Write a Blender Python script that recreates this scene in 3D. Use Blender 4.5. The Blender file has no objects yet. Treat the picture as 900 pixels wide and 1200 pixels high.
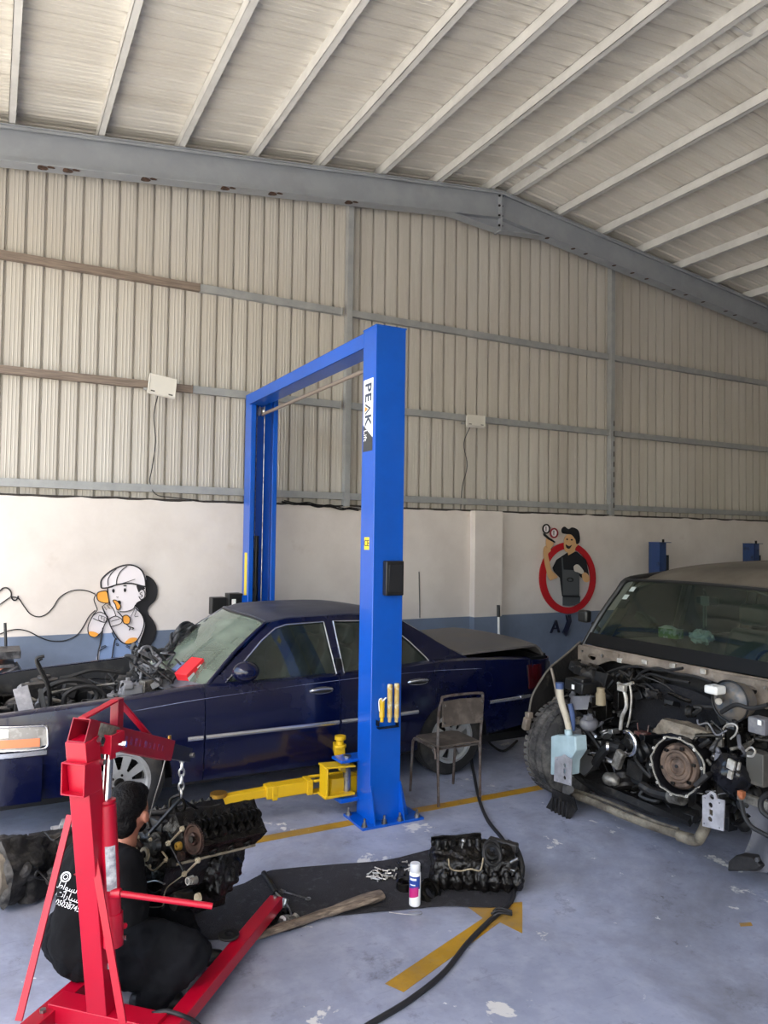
import bpy, bmesh, math, random
from mathutils import Vector, Matrix, noise
from mathutils.geometry import tessellate_polygon
R = math.radians
rnd = random.Random(7)
scene = bpy.context.scene
COL = scene.collection
V = Vector

# ---------------------------------------------------------------- camera
YAW, PIT, ROL, FPX, CAMH = 0.486031, 0.0332997, 0.0143523, 872.936, 2.12
cy, sy, cp, sp = math.cos(YAW), math.sin(YAW), math.cos(PIT), math.sin(PIT)
FW = V((sy*cp, cy*cp, sp)); r0 = V((cy, -sy, 0)); u0 = r0.cross(FW)
RT = r0*math.cos(ROL) + u0*math.sin(ROL); UP = -r0*math.sin(ROL) + u0*math.cos(ROL)
CAM = V((0, 0, CAMH))
def ray(px, py): return (FW*FPX + RT*(px-450) + UP*(600-py))
def at(px, py, X=None, Y=None, Z=None, d=None, P=None, N=None):
    """point of the place that a measured direction meets on a plane of the building"""
    r = ray(px, py)
    if X is not None: t = X/r.x
    elif Y is not None: t = Y/r.y
    elif Z is not None: t = (Z-CAMH)/r.z
    elif P is not None: t = (V(P)-CAM).dot(V(N))/r.dot(V(N))
    else: t = d/(r.dot(FW))
    return CAM + r*t
cam = bpy.data.cameras.new('camera'); camo = bpy.data.objects.new('camera', cam); COL.objects.link(camo)
mw = Matrix.Identity(4)
for i in range(3):
    mw[i][0] = RT[i]; mw[i][1] = UP[i]; mw[i][2] = -FW[i]; mw[i][3] = CAM[i]
camo.matrix_world = mw
cam.sensor_fit = 'VERTICAL'; cam.sensor_height = 36; cam.sensor_width = 27; cam.lens = FPX/1200*36
cam.clip_start = .05; cam.clip_end = 300
scene.camera = camo

# ---------------------------------------------------------------- materials
def hx(s):
    s = s.lstrip('#'); c = [int(s[i:i+2], 16)/255 for i in (0, 2, 4)]
    return tuple((x/12.92 if x <= .04045 else ((x+.055)/1.055)**2.4) for x in c) + (1,)
MATS = {}
def mat(name, col, rough=.5, metal=0., col2=None, scale=6., lo=.4, hi=.6, bump=0., bscale=40., coat=0., spec=.5, dirt=None, dscale=3., dlo=.5, dhi=.7, detail=6, stretch=None, rvar=0):
    """procedural principled material: base colour, a noise-mixed second colour, dust or rust patches, bump"""
    if name in MATS: return MATS[name]
    m = bpy.data.materials.new(name); m.use_nodes = True; MATS[name] = m
    nt = m.node_tree; N = nt.nodes; L = nt.links
    b = N['Principled BSDF']
    b.inputs['Base Color'].default_value = hx(col); b.inputs['Roughness'].default_value = rough; b.inputs['Metallic'].default_value = metal
    b.inputs['Specular IOR Level'].default_value = spec
    if coat: b.inputs['Coat Weight'].default_value = coat; b.inputs['Coat Roughness'].default_value = .06
    tc = N.new('ShaderNodeTexCoord'); src = tc.outputs['Object']
    if stretch:
        mp = N.new('ShaderNodeMapping'); mp.inputs['Scale'].default_value = stretch; L.new(src, mp.inputs['Vector']); src = mp.outputs['Vector']
    cur = None
    def layer(c2, sc, a, z, seed):
        nonlocal cur
        n = N.new('ShaderNodeTexNoise'); n.inputs['Scale'].default_value = sc; n.inputs['Detail'].default_value = detail; n.inputs['Roughness'].default_value = .62
        n.noise_dimensions = '4D'; n.inputs['W'].default_value = seed
        L.new(src, n.inputs['Vector'])
        r = N.new('ShaderNodeMapRange'); r.inputs['From Min'].default_value = a; r.inputs['From Max'].default_value = z
        L.new(n.outputs['Fac'], r.inputs['Value'])
        x = N.new('ShaderNodeMix'); x.data_type = 'RGBA'
        L.new(r.outputs['Result'], x.inputs['Factor'])
        if cur is None: x.inputs['A'].default_value = hx(col)
        else: L.new(cur, x.inputs['A'])
        x.inputs['B'].default_value = hx(c2); cur = x.outputs['Result']
        return r.outputs['Result']
    if col2: layer(col2, scale, lo, hi, 1.3)
    if dirt:
        f = layer(dirt, dscale, dlo, dhi, 7.7)
        q = N.new('ShaderNodeMapRange'); q.inputs['To Min'].default_value = rough; q.inputs['To Max'].default_value = max(rough, .75)
        L.new(f, q.inputs['Value']); L.new(q.outputs['Result'], b.inputs['Roughness'])
    if cur: L.new(cur, b.inputs['Base Color'])
    if bump:
        n = N.new('ShaderNodeTexNoise'); n.inputs['Scale'].default_value = bscale; n.inputs['Detail'].default_value = 4; L.new(src, n.inputs['Vector'])
        bp = N.new('ShaderNodeBump'); bp.inputs['Strength'].default_value = bump; bp.inputs['Distance'].default_value = .01
        L.new(n.outputs['Fac'], bp.inputs['Height']); L.new(bp.outputs['Normal'], b.inputs['Normal'])
    return m
def glass(name, tint, gl=.12, rough=.03, film=None, fa=0.):
    m = bpy.data.materials.new(name); m.use_nodes = True; MATS[name] = m
    nt = m.node_tree; N = nt.nodes; L = nt.links; N.clear()
    o = N.new('ShaderNodeOutputMaterial'); t = N.new('ShaderNodeBsdfTransparent'); t.inputs['Color'].default_value = hx(tint)
    g = N.new('ShaderNodeBsdfGlossy'); g.inputs['Roughness'].default_value = rough; g.inputs['Color'].default_value = (.9, .95, .95, 1)
    fr = N.new('ShaderNodeFresnel'); fr.inputs['IOR'].default_value = 1.45
    a = N.new('ShaderNodeMath'); a.operation = 'ADD'; a.use_clamp = True; a.inputs[1].default_value = gl; L.new(fr.outputs[0], a.inputs[0])
    mx = N.new('ShaderNodeMixShader'); L.new(a.outputs[0], mx.inputs[0]); L.new(t.outputs[0], mx.inputs[1]); L.new(g.outputs[0], mx.inputs[2])
    out = mx.outputs[0]
    if film:   # a film of dust lying on the pane
        d = N.new('ShaderNodeBsdfDiffuse'); d.inputs['Color'].default_value = hx(film)
        n = N.new('ShaderNodeTexNoise'); n.inputs['Scale'].default_value = 3; n.inputs['Detail'].default_value = 5
        r = N.new('ShaderNodeMapRange'); r.inputs['From Min'].default_value = .3; r.inputs['From Max'].default_value = .7
        r.inputs['To Min'].default_value = fa*.6; r.inputs['To Max'].default_value = fa*1.3
        L.new(n.outputs['Fac'], r.inputs['Value'])
        m2 = N.new('ShaderNodeMixShader'); L.new(r.outputs['Result'], m2.inputs[0]); L.new(out, m2.inputs[1]); L.new(d.outputs[0], m2.inputs[2]); out = m2.outputs[0]
    L.new(out, o.inputs[0])
    return m

# ---------------------------------------------------------------- mesh helpers
WM = {}
TX = {}
def clouds(sc):
    if sc not in TX:
        t = bpy.data.textures.new('lumps', 'CLOUDS'); t.noise_scale = sc; t.noise_depth = 3; TX[sc] = t
    return TX[sc]
def smooth_pts(pts, n=6, closed=False):
    P = [V(p) for p in pts]; k = len(P)
    if k < 3 or n <= 1: return P
    out = []
    for i in range(k if closed else k-1):
        if closed: a, b, c, d = P[(i-1) % k], P[i], P[(i+1) % k], P[(i+2) % k]
        else: a, b, c, d = P[max(i-1, 0)], P[i], P[i+1], P[min(i+2, k-1)]
        for j in range(n):
            t = j/n
            out.append(.5*((2*b) + (-a+c)*t + (2*a-5*b+4*c-d)*t*t + (-a+3*b-3*c+d)*t**3))
    if not closed: out.append(P[-1])
    return out
class MB:
    def __init__(s, xf=None): s.v = []; s.f = []; s.mi = []; s.m = 0; s.xf = xf or Matrix.Identity(4)
    def add(s, verts, faces):
        n = len(s.v)
        for p in verts: s.v.append(s.xf @ V(p))
        for f in faces: s.f.append([n+i for i in f]); s.mi.append(s.m)
        return s
    def box(s, c, size, rot=None):
        h = V(size)/2; M_ = rot.to_3x3() if rot else Matrix.Identity(3)
        vs = [V(c) + M_ @ V((x*h.x, y*h.y, z*h.z)) for x in (-1, 1) for y in (-1, 1) for z in (-1, 1)]
        return s.add(vs, [(0, 1, 3, 2), (4, 6, 7, 5), (0, 4, 5, 1), (2, 3, 7, 6), (0, 2, 6, 4), (1, 5, 7, 3)])
    def b2(s, a, b): return s.box([(a[i]+b[i])/2 for i in range(3)], [abs(b[i]-a[i]) for i in range(3)])
    def beam(s, p0, p1, w, h, up=(0, 0, 1), w2=None, h2=None):
        p0, p1 = V(p0), V(p1); d = (p1-p0).normalized(); u = V(up)
        r = d.cross(u)
        if r.length < 1e-4: r = d.cross(V((1, 0, 0)))
        r.normalize(); u = r.cross(d)
        w2 = w if w2 is None else w2; h2 = h if h2 is None else h2
        vs = [p0 + r*x*w/2 + u*z*h/2 for x, z in ((-1, -1), (1, -1), (1, 1), (-1, 1))] + [p1 + r*x*w2/2 + u*z*h2/2 for x, z in ((-1, -1), (1, -1), (1, 1), (-1, 1))]
        return s.add(vs, [(0, 1, 2, 3)[::-1], (4, 5, 6, 7), (0, 1, 5, 4), (1, 2, 6, 5), (2, 3, 7, 6), (3, 0, 4, 7)])
    def hollow(s, p0, p1, w, h, t, up=(0, 0, 1)):
        """rectangular tube with open ends"""
        p0, p1 = V(p0), V(p1); d = (p1-p0).normalized(); r = d.cross(V(up)).normalized(); u = r.cross(d)
        vs = []
        for p in (p0, p1):
            for k in (0, t):
                vs += [p + r*x*(w/2-k) + u*z*(h/2-k) for x, z in ((-1, -1), (1, -1), (1, 1), (-1, 1))]
        fs = []
        for i in range(4):
            j = (i+1) % 4
            fs += [(i, j, 8+j, 8+i), (4+j, 4+i, 12+i, 12+j), (j, i, 4+i, 4+j), (8+i, 8+j, 12+j, 12+i)]
        return s.add(vs, fs)
    def frame(s, d):
        d = V(d).normalized(); a = V((0, 0, 1)) if abs(d.z) < .9 else V((1, 0, 0))
        r = d.cross(a).normalized(); return d, r, r.cross(d)
    def cyl(s, p0, p1, r, r2=None, seg=16, caps=True):
        p0, p1 = V(p0), V(p1); d, a, b = s.frame(p1-p0); r2 = r if r2 is None else r2
        vs = [p0 + (a*math.cos(2*math.pi*i/seg)+b*math.sin(2*math.pi*i/seg))*r for i in range(seg)] + [p1 + (a*math.cos(2*math.pi*i/seg)+b*math.sin(2*math.pi*i/seg))*r2 for i in range(seg)]
        fs = [(i, (i+1) % seg, seg+(i+1) % seg, seg+i) for i in range(seg)]
        if caps: fs += [tuple(range(seg))[::-1], tuple(range(seg, 2*seg))]
        return s.add(vs, fs)
    def lathe(s, prof, o, axis, seg=32, close=False, wob=None):
        o = V(o); d, a, b = s.frame(axis); n = len(prof); vs = []
        for i in range(seg):
            t = 2*math.pi*i/seg; e = a*math.cos(t)+b*math.sin(t); k = wob(t) if wob else 1
            vs += [o + e*(r*k) + d*h for r, h in prof]
        fs = []
        for i in range(seg):
            j = (i+1) % seg
            for k in range(n if close else n-1):
                q = (k+1) % n; fs.append((i*n+k, i*n+q, j*n+q, j*n+k))
        return s.add(vs, fs)
    def torus(s, c, axis, Rr, r, seg=32, k=8):
        return s.lathe([(Rr+r*math.cos(2*math.pi*i/k), r*math.sin(2*math.pi*i/k)) for i in range(k)], c, axis, seg, close=True)
    def tube(s, pts, r, seg=8, n=5, closed=False, r2=None, flat=1.):
        P = smooth_pts(pts, n, closed); k = len(P); vs = []; prev = None
        for i, p in enumerate(P):
            a_ = P[(i-1) % k] if (closed or i > 0) else P[i]; b_ = P[(i+1) % k] if (closed or i < k-1) else P[i]
            d = (b_-a_);
            if d.length < 1e-7: d = V((0, 0, 1))
            d.normalize()
            if prev is None:
                x = d.cross(V((0, 0, 1)));
                if x.length < .1: x = d.cross(V((1, 0, 0)))
            else: x = prev - d*prev.dot(d)
            x.normalize(); prev = x; y = d.cross(x)
            rr = r if r2 is None else r+(r2-r)*i/max(k-1, 1)
            if callable(r): rr = r(i/max(k-1, 1))
            vs += [p + x*math.cos(2*math.pi*j/seg)*rr + y*math.sin(2*math.pi*j/seg)*rr*flat for j in range(seg)]
        fs = []
        for i in range(k if closed else k-1):
            q = (i+1) % k
            fs += [(i*seg+j, i*seg+(j+1) % seg, q*seg+(j+1) % seg, q*seg+j) for j in range(seg)]
        if not closed: fs += [tuple(range(seg))[::-1], tuple(range((k-1)*seg, k*seg))]
        return s.add(vs, fs)
    def ball(s, c, r, sc=(1, 1, 1), seg=16, rot=None):
        c = V(c); vs = []; rings = seg//2; M_ = rot.to_3x3() if rot else Matrix.Identity(3)
        for i in range(1, rings):
            t = math.pi*i/rings
            for j in range(seg):
                p = 2*math.pi*j/seg
                vs.append(c + M_ @ V((math.sin(t)*math.cos(p)*r*sc[0], math.sin(t)*math.sin(p)*r*sc[1], math.cos(t)*r*sc[2])))
        n = len(vs); vs += [c + M_ @ V((0, 0, r*sc[2])), c - M_ @ V((0, 0, r*sc[2]))]; fs = []
        for i in range(rings-2):
            for j in range(seg):
                q = (j+1) % seg; fs.append((i*seg+j, (i+1)*seg+j, (i+1)*seg+q, i*seg+q))
        for j in range(seg):
            q = (j+1) % seg; fs.append((n, j, q)); fs.append((n+1, (rings-2)*seg+q, (rings-2)*seg+j))
        return s.add(vs, fs)
    def cone_chain(s, pts, rads, seg=14):
        """tapered limb pieces with round joints (fused afterwards)"""
        for i in range(len(pts)):
            s.ball(pts[i], rads[i], seg=seg)
            if i: s.cyl(pts[i-1], pts[i], rads[i-1], rads[i], seg=seg)
        return s
    def grid(s, fn, nu, nv, cu=False, flip=False):
        """fn(u,v) over 0..1"""
        vs = [fn(i/(nu if cu else nu-1), j/(nv-1)) for i in range(nu) for j in range(nv)]; fs = []
        for i in range(nu if cu else nu-1):
            q = (i+1) % nu
            for j in range(nv-1):
                f = (i*nv+j, q*nv+j, q*nv+j+1, i*nv+j+1); fs.append(f[::-1] if flip else f)
        return s.add(vs, fs)
    def plate(s, outer, mp, t=.01, holes=()):
        """flat cut-out with real thickness. mp(u,v,w) -> point, w from 0 to t"""
        loops = [list(outer)] + [list(h) for h in holes]
        tri = tessellate_polygon([[V((p[0], p[1], 0)) for p in l] for l in loops])
        flat = [p for l in loops for p in l]; n = len(flat)
        vs = [mp(p[0], p[1], 0) for p in flat] + [mp(p[0], p[1], t) for p in flat]
        fs = []
        for a, b, c in tri: fs += [(a, b, c), (n+c, n+b, n+a)]
        o = 0
        for l in loops:
            k = len(l)
            for i in range(k): j = (i+1) % k; fs.append((o+i, o+j, n+o+j, n+o+i))
            o += k
        return s.add(vs, fs)
    def bolt(s, c, axis, r=.012, h=.01):
        d = V(axis).normalized(); return s.cyl(c, V(c)+d*h, r, seg=6)
    def build(s, name, mats, parent=None, bevel=0, loc=None, smooth=38, sub=0, solid=0, remesh=0, smo=0, seg=2, noisy=0, nscale=10., disp=0, dscale=.05, dlev=3):
        if not isinstance(mats, (list, tuple)): mats = [mats]
        me = bpy.data.meshes.new(name)
        if noisy: s.v = [p + noise.noise_vector(p*nscale)*noisy for p in s.v]
        if parent is not None: inv = WM[parent].inverted(); M_ = WM[parent]
        else: M_ = Matrix.Translation(V(loc) if loc is not None else V((0, 0, 0))); inv = M_.inverted()
        me.from_pydata([inv @ p for p in s.v], [], s.f)
        for m in mats: me.materials.append(m)
        for p, k in zip(me.polygons, s.mi): p.material_index = min(k, len(mats)-1)
        bm = bmesh.new(); bm.from_mesh(me); bmesh.ops.recalc_face_normals(bm, faces=bm.faces); bm.to_mesh(me); bm.free()
        for p in me.polygons: p.use_smooth = True
        me.set_sharp_from_angle(angle=R(smooth))
        o = bpy.data.objects.new(name, me); COL.objects.link(o)
        if parent is not None: o.parent = parent
        else: o.matrix_world = M_
        WM[o] = M_
        if disp:
            q = o.modifiers.new('d0', 'SUBSURF'); q.subdivision_type = 'SIMPLE'; q.levels = dlev; q.render_levels = dlev
            q = o.modifiers.new('d1', 'DISPLACE'); q.texture = clouds(dscale); q.strength = disp; q.mid_level = .5; q.texture_coords = 'LOCAL'
        if remesh:
            q = o.modifiers.new('r', 'REMESH'); q.mode = 'VOXEL'; q.voxel_size = remesh; q.use_smooth_shade = True
        if smo:
            q = o.modifiers.new('s', 'SMOOTH'); q.factor = .5; q.iterations = smo
        if solid:
            q = o.modifiers.new('so', 'SOLIDIFY'); q.thickness = solid; q.offset = 0
            q = o.modifiers.new('es', 'EDGE_SPLIT'); q.split_angle = R(45)
        if bevel:
            q = o.modifiers.new('b', 'BEVEL'); q.width = bevel; q.segments = seg; q.limit_method = 'ANGLE'; q.angle_limit = R(35); q.harden_normals = False
        if sub:
            q = o.modifiers.new('ss', 'SUBSURF'); q.levels = sub; q.render_levels = sub
        return o
def tag(o, label=None, cat=None, group=None, kind=None):
    if label: o['label'] = label
    if cat: o['category'] = cat
    if group: o['group'] = group
    if kind: o['kind'] = kind
    return o
def thing(name, label, cat, loc=(0, 0, 0), rz=0, group=None):
    o = bpy.data.objects.new(name, None); COL.objects.link(o)
    M_ = Matrix.Translation(V(loc)) @ Matrix.Rotation(rz, 4, 'Z'); o.matrix_world = M_; WM[o] = M_
    o.empty_display_size = .1
    return tag(o, label, cat, group)
def copy_tree(o, loc=None, rz=None, parent=None):
    c = o.copy(); COL.objects.link(c)
    if parent is not None: c.parent = parent
    if loc is not None: c.location = loc
    if rz is not None: c.rotation_euler = (0, 0, rz)
    for ch in list(o.children): copy_tree(ch, parent=c)
    return c
def text(name, body, size, M_, m, parent=None, ext=.0008, align='CENTER', font=None, sx=1., bold=0):
    cu = bpy.data.curves.new(name, 'FONT'); cu.body = body; cu.size = size; cu.extrude = ext; cu.offset = bold; cu.align_x = align; cu.align_y = 'CENTER'
    if font: cu.font = font
    to = bpy.data.objects.new(name, cu); COL.objects.link(to)
    bpy.context.view_layer.update()
    me = bpy.data.meshes.new_from_object(to.evaluated_get(bpy.context.evaluated_depsgraph_get()))
    bpy.data.objects.remove(to); bpy.data.curves.remove(cu)
    me.transform(M_ @ Matrix.Diagonal((sx, 1, 1, 1)))
    if parent is not None: me.transform(WM[parent].inverted())
    me.materials.clear(); me.materials.append(m)
    o = bpy.data.objects.new(name, me); COL.objects.link(o)
    if parent is not None: o.parent = parent; WM[o] = WM[parent]
    else: WM[o] = Matrix.Identity(4)
    return o
def axes(o, x, y, z=None):
    """matrix with origin o and columns x, y, z"""
    x = V(x).normalized(); y = V(y).normalized(); z = x.cross(y)
    M_ = Matrix.Identity(4)
    for i in range(3): M_[i][0] = x[i]; M_[i][1] = y[i]; M_[i][2] = z[i]; M_[i][3] = V(o)[i]
    return M_
def lerp_tab(tab, x):
    if x <= tab[0][0]: return tab[0][1]
    n = len(tab)
    def sl(i):
        if i == 0 or i == n-1:
            j = 0 if i == 0 else n-2
            return (tab[j+1][1]-tab[j][1])/(tab[j+1][0]-tab[j][0])
        return (tab[i+1][1]-tab[i-1][1])/(tab[i+1][0]-tab[i-1][0])
    for i in range(n-1):
        a, b = tab[i]; c, d = tab[i+1]
        if x <= c:
            h = c-a; t = (x-a)/h
            return (2*t**3-3*t*t+1)*b+(t**3-2*t*t+t)*h*sl(i)+(3*t*t-2*t**3)*d+(t**3-t*t)*h*sl(i+1)
    return tab[-1][1]
def circ(cx, cy_, r, n=20, r2=None): return [(cx+r*math.cos(2*math.pi*i/n), cy_+(r2 or r)*math.sin(2*math.pi*i/n)) for i in range(n)]

# shared materials
K = dict(
 black=mat('black_plastic', '#0f1012', .45, bump=.15),
 rubber=mat('black_rubber', '#111113', .6, col2='#1c1b1b', scale=8),
 tyre=mat('tyre_rubber', '#1c1c1d', .8, dirt='#5c5751', dscale=5, dlo=.5, dhi=.9, bump=.2, bscale=60),
 steel=mat('bare_steel', '#a9a9a8', .35, .9, col2='#6b6865', scale=12),
 darksteel=mat('oily_steel', '#242220', .36, .65, col2='#0f0e0b', scale=14, dirt='#4b443c', dscale=9, dlo=.55, dhi=.75, bump=.4, bscale=50),
 grime=mat('greasy_black_casting', '#090808', .3, .2, col2='#151210', scale=18, dirt='#4a3d30', dscale=22, dlo=.62, dhi=.85, bump=.6, bscale=70),
 alu=mat('dull_aluminium', '#8f8b83', .5, .6, col2='#4e4a44', scale=15, bump=.3, bscale=60),
 alubright=mat('bright_aluminium', '#cfccc6', .35, .5, col2='#a39d92', scale=15),
 chrome=mat('chrome', '#d8dadd', .12, 1.),
 white=mat('white_plastic', '#dcdcd8', .5),
 dustblack=mat('dusty_black_parts', '#111010', .55, 0, col2='#242120', scale=14, dirt='#6a6257', dscale=12, dlo=.6, dhi=.85, bump=.4, bscale=40),
 rust=mat('rusty_iron', '#4b3a31', .7, .3, col2='#2a211d', scale=20, bump=.5),
)
# ---------------------------------------------------------------- the building
WY = 8.6            # face of the back wall
RX, RZ, SL = 6.2, 7.0, .1215
XL, XR, YF = -1.9, 15.5, -4.5
def roofz(x): return RZ - SL*abs(x-RX)
ntrim = [0]
def struct(o): o['kind'] = 'structure'; return o
def trim(mb, m, **k):
    ntrim[0] += 1; return struct(mb.build('trim_%d' % ntrim[0], m, **k))

# floor with paint, stains and flaked spots
mf = bpy.data.materials.new('blue_grey_floor_paint'); mf.use_nodes = True
def floor_nodes(m, base, yellow=False):
    nt = m.node_tree; N = nt.nodes; L = nt.links; b = N['Principled BSDF']
    geo = N.new('ShaderNodeNewGeometry')
    def nz(sc, a, z, w, det=6, rg=.6, dist=0., st=None):
        n = N.new('ShaderNodeTexNoise'); n.noise_dimensions = '4D'; n.inputs['W'].default_value = w
        n.inputs['Scale'].default_value = sc; n.inputs['Detail'].default_value = det; n.inputs['Roughness'].default_value = rg; n.inputs['Distortion'].default_value = dist
        if st:
            mp = N.new('ShaderNodeMapping'); mp.inputs['Scale'].default_value = st; mp.inputs['Rotation'].default_value = (0, 0, .4); L.new(geo.outputs['Position'], mp.inputs['Vector']); L.new(mp.outputs['Vector'], n.inputs['Vector'])
        else: L.new(geo.outputs['Position'], n.inputs['Vector'])
        r = N.new('ShaderNodeMapRange'); r.inputs['From Min'].default_value = a; r.inputs['From Max'].default_value = z; L.new(n.outputs['Fac'], r.inputs['Value']); return r.outputs['Result']
    cur = None
    def mixc(f, c, first=None, amt=1.):
        nonlocal cur
        x = N.new('ShaderNodeMix'); x.data_type = 'RGBA'
        if amt < 1:
            q = N.new('ShaderNodeMath'); q.operation = 'MULTIPLY'; q.inputs[1].default_value = amt; L.new(f, q.inputs[0]); f = q.outputs[0]
        L.new(f, x.inputs['Factor'])
        if cur is None: x.inputs['A'].default_value = hx(first)
        else: L.new(cur, x.inputs['A'])
        x.inputs['B'].default_value = hx(c); cur = x.outputs['Result']
    mixc(nz(1.1, .35, .7, 1), '#80869a' if not yellow else '#8f6f22', base)
    mixc(nz(7, .45, .75, 2), '#b4b7c6' if not yellow else '#c79a2c', amt=.45)
    mixc(nz(.55, .48, .62, 3, 8, .7, .5), '#66666d', amt=.65)         # grime
    mixc(nz(3.2, .56, .68, 4, 9, .78), '#4a4a50', amt=.7); mixc(nz(20, .55, .75, 41, 6, .7), '#6f727f', amt=.5)
    mixc(nz(9, .66, .72, 5, 5, .7, 0), '#2e2d30', amt=.75)            # oil drops
    mixc(nz(2.2, .62, .635, 12.4, 10, .66, .3), '#d6d4d0', amt=.85); mixc(nz(6, .665, .675, 31, 8, .7, .3), '#dedddb', amt=.85)   # flaked paint
    mixc(nz(14, .71, .72, 9, 5, .6), '#d8d8d6', amt=.8)
    mixc(nz(5, .6, .75, 15, 6, .6, .2, (1, 9, 1)), '#5a5b64', amt=.4) # scuffs
    L.new(cur, b.inputs['Base Color'])
    r = N.new('ShaderNodeMapRange'); n = nz(2.4, .3, .7, 21)
    L.new(n, r.inputs['Value']); r.inputs['To Min'].default_value = .3; r.inputs['To Max'].default_value = .6
    L.new(r.outputs['Result'], b.inputs['Roughness']); b.inputs['Specular IOR Level'].default_value = .45
    bp = N.new('ShaderNodeBump'); bp.inputs['Strength'].default_value = .12; bp.inputs['Distance'].default_value = .01
    L.new(nz(30, 0, 1, 8), bp.inputs['Height']); L.new(bp.outputs['Normal'], b.inputs['Normal'])
floor_nodes(mf, '#9fa5ba')
my = bpy.data.materials.new('worn_yellow_floor_paint'); my.use_nodes = True; floor_nodes(my, '#b98a1c', True)
fl = MB(); fl.b2((XL, YF, -.15), (XR, WY+.2, 0)); struct(fl.build('floor', mf))
gm = mat('sunlit_concrete_yard', '#b9b4aa', .9, col2='#a59f94', scale=1.5)
g = MB(); g.b2((-60, -60, -.3), (60, 60, -.152)); struct(g.build('ground', gm))

# yellow markings
def on_floor(px, py): p = at(px, py, Z=0); return (p.x, p.y)
def flatmap(u, v, w): return V((u, v, .0006+w))
mk = MB(); mk.plate([(-1.0, 4.98), (4.35, 5.0), (4.35, 5.1), (-1.0, 5.08)], flatmap, .001)
struct(mk.build('yellow_bay_line', my))
mk = MB(); mk.plate([on_floor(*p) for p in ((451, 1153), (566, 1076), (548, 1063), (612, 1057), (612, 1094), (586, 1081), (473, 1163))], flatmap, .001)
struct(mk.build('yellow_floor_arrow', my))
mk = MB(); mk.plate([on_floor(*p) for p in ((866, 1082), (880, 1081), (882, 1085), (868, 1086))], flatmap, .001)
struct(mk.build('yellow_floor_spot', my))

# masonry wall with painted dado
mw_ = mat('white_wall_paint', '#d9d2cc', .75, col2='#cdc5bf', scale=1.2, bump=.15, bscale=12, dirt='#b9aca0', dscale=2.2, dlo=.62, dhi=.85)
md_ = mat('blue_grey_dado_paint', '#6f7c92', .7, col2='#677386', scale=2, bump=.15, bscale=12)
wb = MB()
wb.m = 1; wb.b2((XL, WY, 0), (XR, WY+.2, 1.035)); wb.m = 0; wb.b2((XL, WY, 1.035), (XR, WY+.2, 2.5))
struct(wb.build('wall_back', [mw_, md_]))
pl = MB(); x0, x1 = at(550, 722, Y=8.5).x+.07, at(588, 721, Y=8.48).x
pl.m = 1; pl.b2((x0, 8.48, 0), (x1, WY+.01, 1.035)); pl.m = 0; pl.b2((x0, 8.48, 1.035), (x1, WY+.01, 2.5))
trim(pl, [mw_, md_])
# ragged sealant along the top of the masonry
sl = MB()
pts = [V((XL+i*.12, WY+.01+.015*noise.noise(V((i*.5, 0, 0))), 2.5+.012*noise.noise(V((i*.37, 5, 0))))) for i in range(int((XR-XL)/.12))]
sl.tube(pts, .016, seg=6, n=1)
trim(sl, mat('dark_sealant', '#34302d', .8, bump=.5))

# ribbed sheet wall
ms = mat('cream_ribbed_sheet', '#c2beb6', .42, .1, col2='#bab5ac', scale=1.5, dirt='#a8a298', dscale=1.2, dlo=.5, dhi=.8, stretch=(1, 1, .15))
P_ = .187
prof = [(0, 0), (.006, .042), (.024, .042), (.032, 0), (.070, 0), (.074, -.003), (.080, -.003), (.084, 0), (.108, 0), (.112, -.003), (.118, -.003), (.122, 0), (.146, 0), (.150, -.003), (.156, -.003), (.160, 0)]
sw = MB(); xs = []
x = XL - .1
ph = .233 - P_*12
k = 0
while True:
    base = ph + k*P_
    if base > XR: break
    for dx, dy in prof: xs.append((base+dx, WY+.07+dy))
    k += 1
vs = []; fs = []
for i, (x, y) in enumerate(xs):
    vs += [(x, y, 2.49), (x, y, roofz(x)+.12)]
    if i: fs.append((2*i-2, 2*i, 2*i+1, 2*i-1))
sw.add(vs, fs)
struct(sw.build('wall_back_sheeting', ms, smooth=15))

# girts and posts
mg = mat('grey_galvanised_paint', '#a0a2a2', .5, .15, col2='#949798', scale=5, dirt='#6d6259', dscale=3, dlo=.66, dhi=.8)
mwood = mat('weathered_brown_rail', '#8a7c70', .75, col2='#6d6158', scale=10, stretch=(.3, 1, 6), bump=.3)
gz = [2.67, 3.835, 5.03]
bays = [(XL, 3.95), (4.04, 8.5), (8.59, XR)]
for gi, z in enumerate(gz):
    for bi, (a, b) in enumerate(bays):
        segs = [(a, b, mg)]
        if bi == 0 and gi > 0:
            xc = 2.08 if gi == 2 else 2.02
            segs = [(a, xc, mwood), (xc+.004, b-.05, mg)]
        for s0, s1, m in segs:
            t = MB(); h = .085
            t.b2((s0, WY-.005, z-h), (s1, WY+.06, z-h+.004)); t.b2((s0, WY-.008, z-h), (s1, WY-.003, z)); t.b2((s0, WY-.005, z-.004), (s1, WY+.06, z))
            t.b2((s1-.01, WY-.02, z-h-.01), (s1, WY-.004, z+.005))
            trim(t, m, bevel=.001)
for x in (3.95, 8.5):
    t = MB(); t.hollow((x+.045, WY+.015, 2.5), (x+.045, WY+.015, roofz(x)-.3), .078, .09, .004, up=(0, 1, 0))
    trim(t, mg, bevel=.004)
t = MB()
for i in range(9): t.b2((8.56, WY-.034, 2.62+i*.16), (8.575, WY-.029, 2.70+i*.16))
trim(t, K['rust'])

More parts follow.
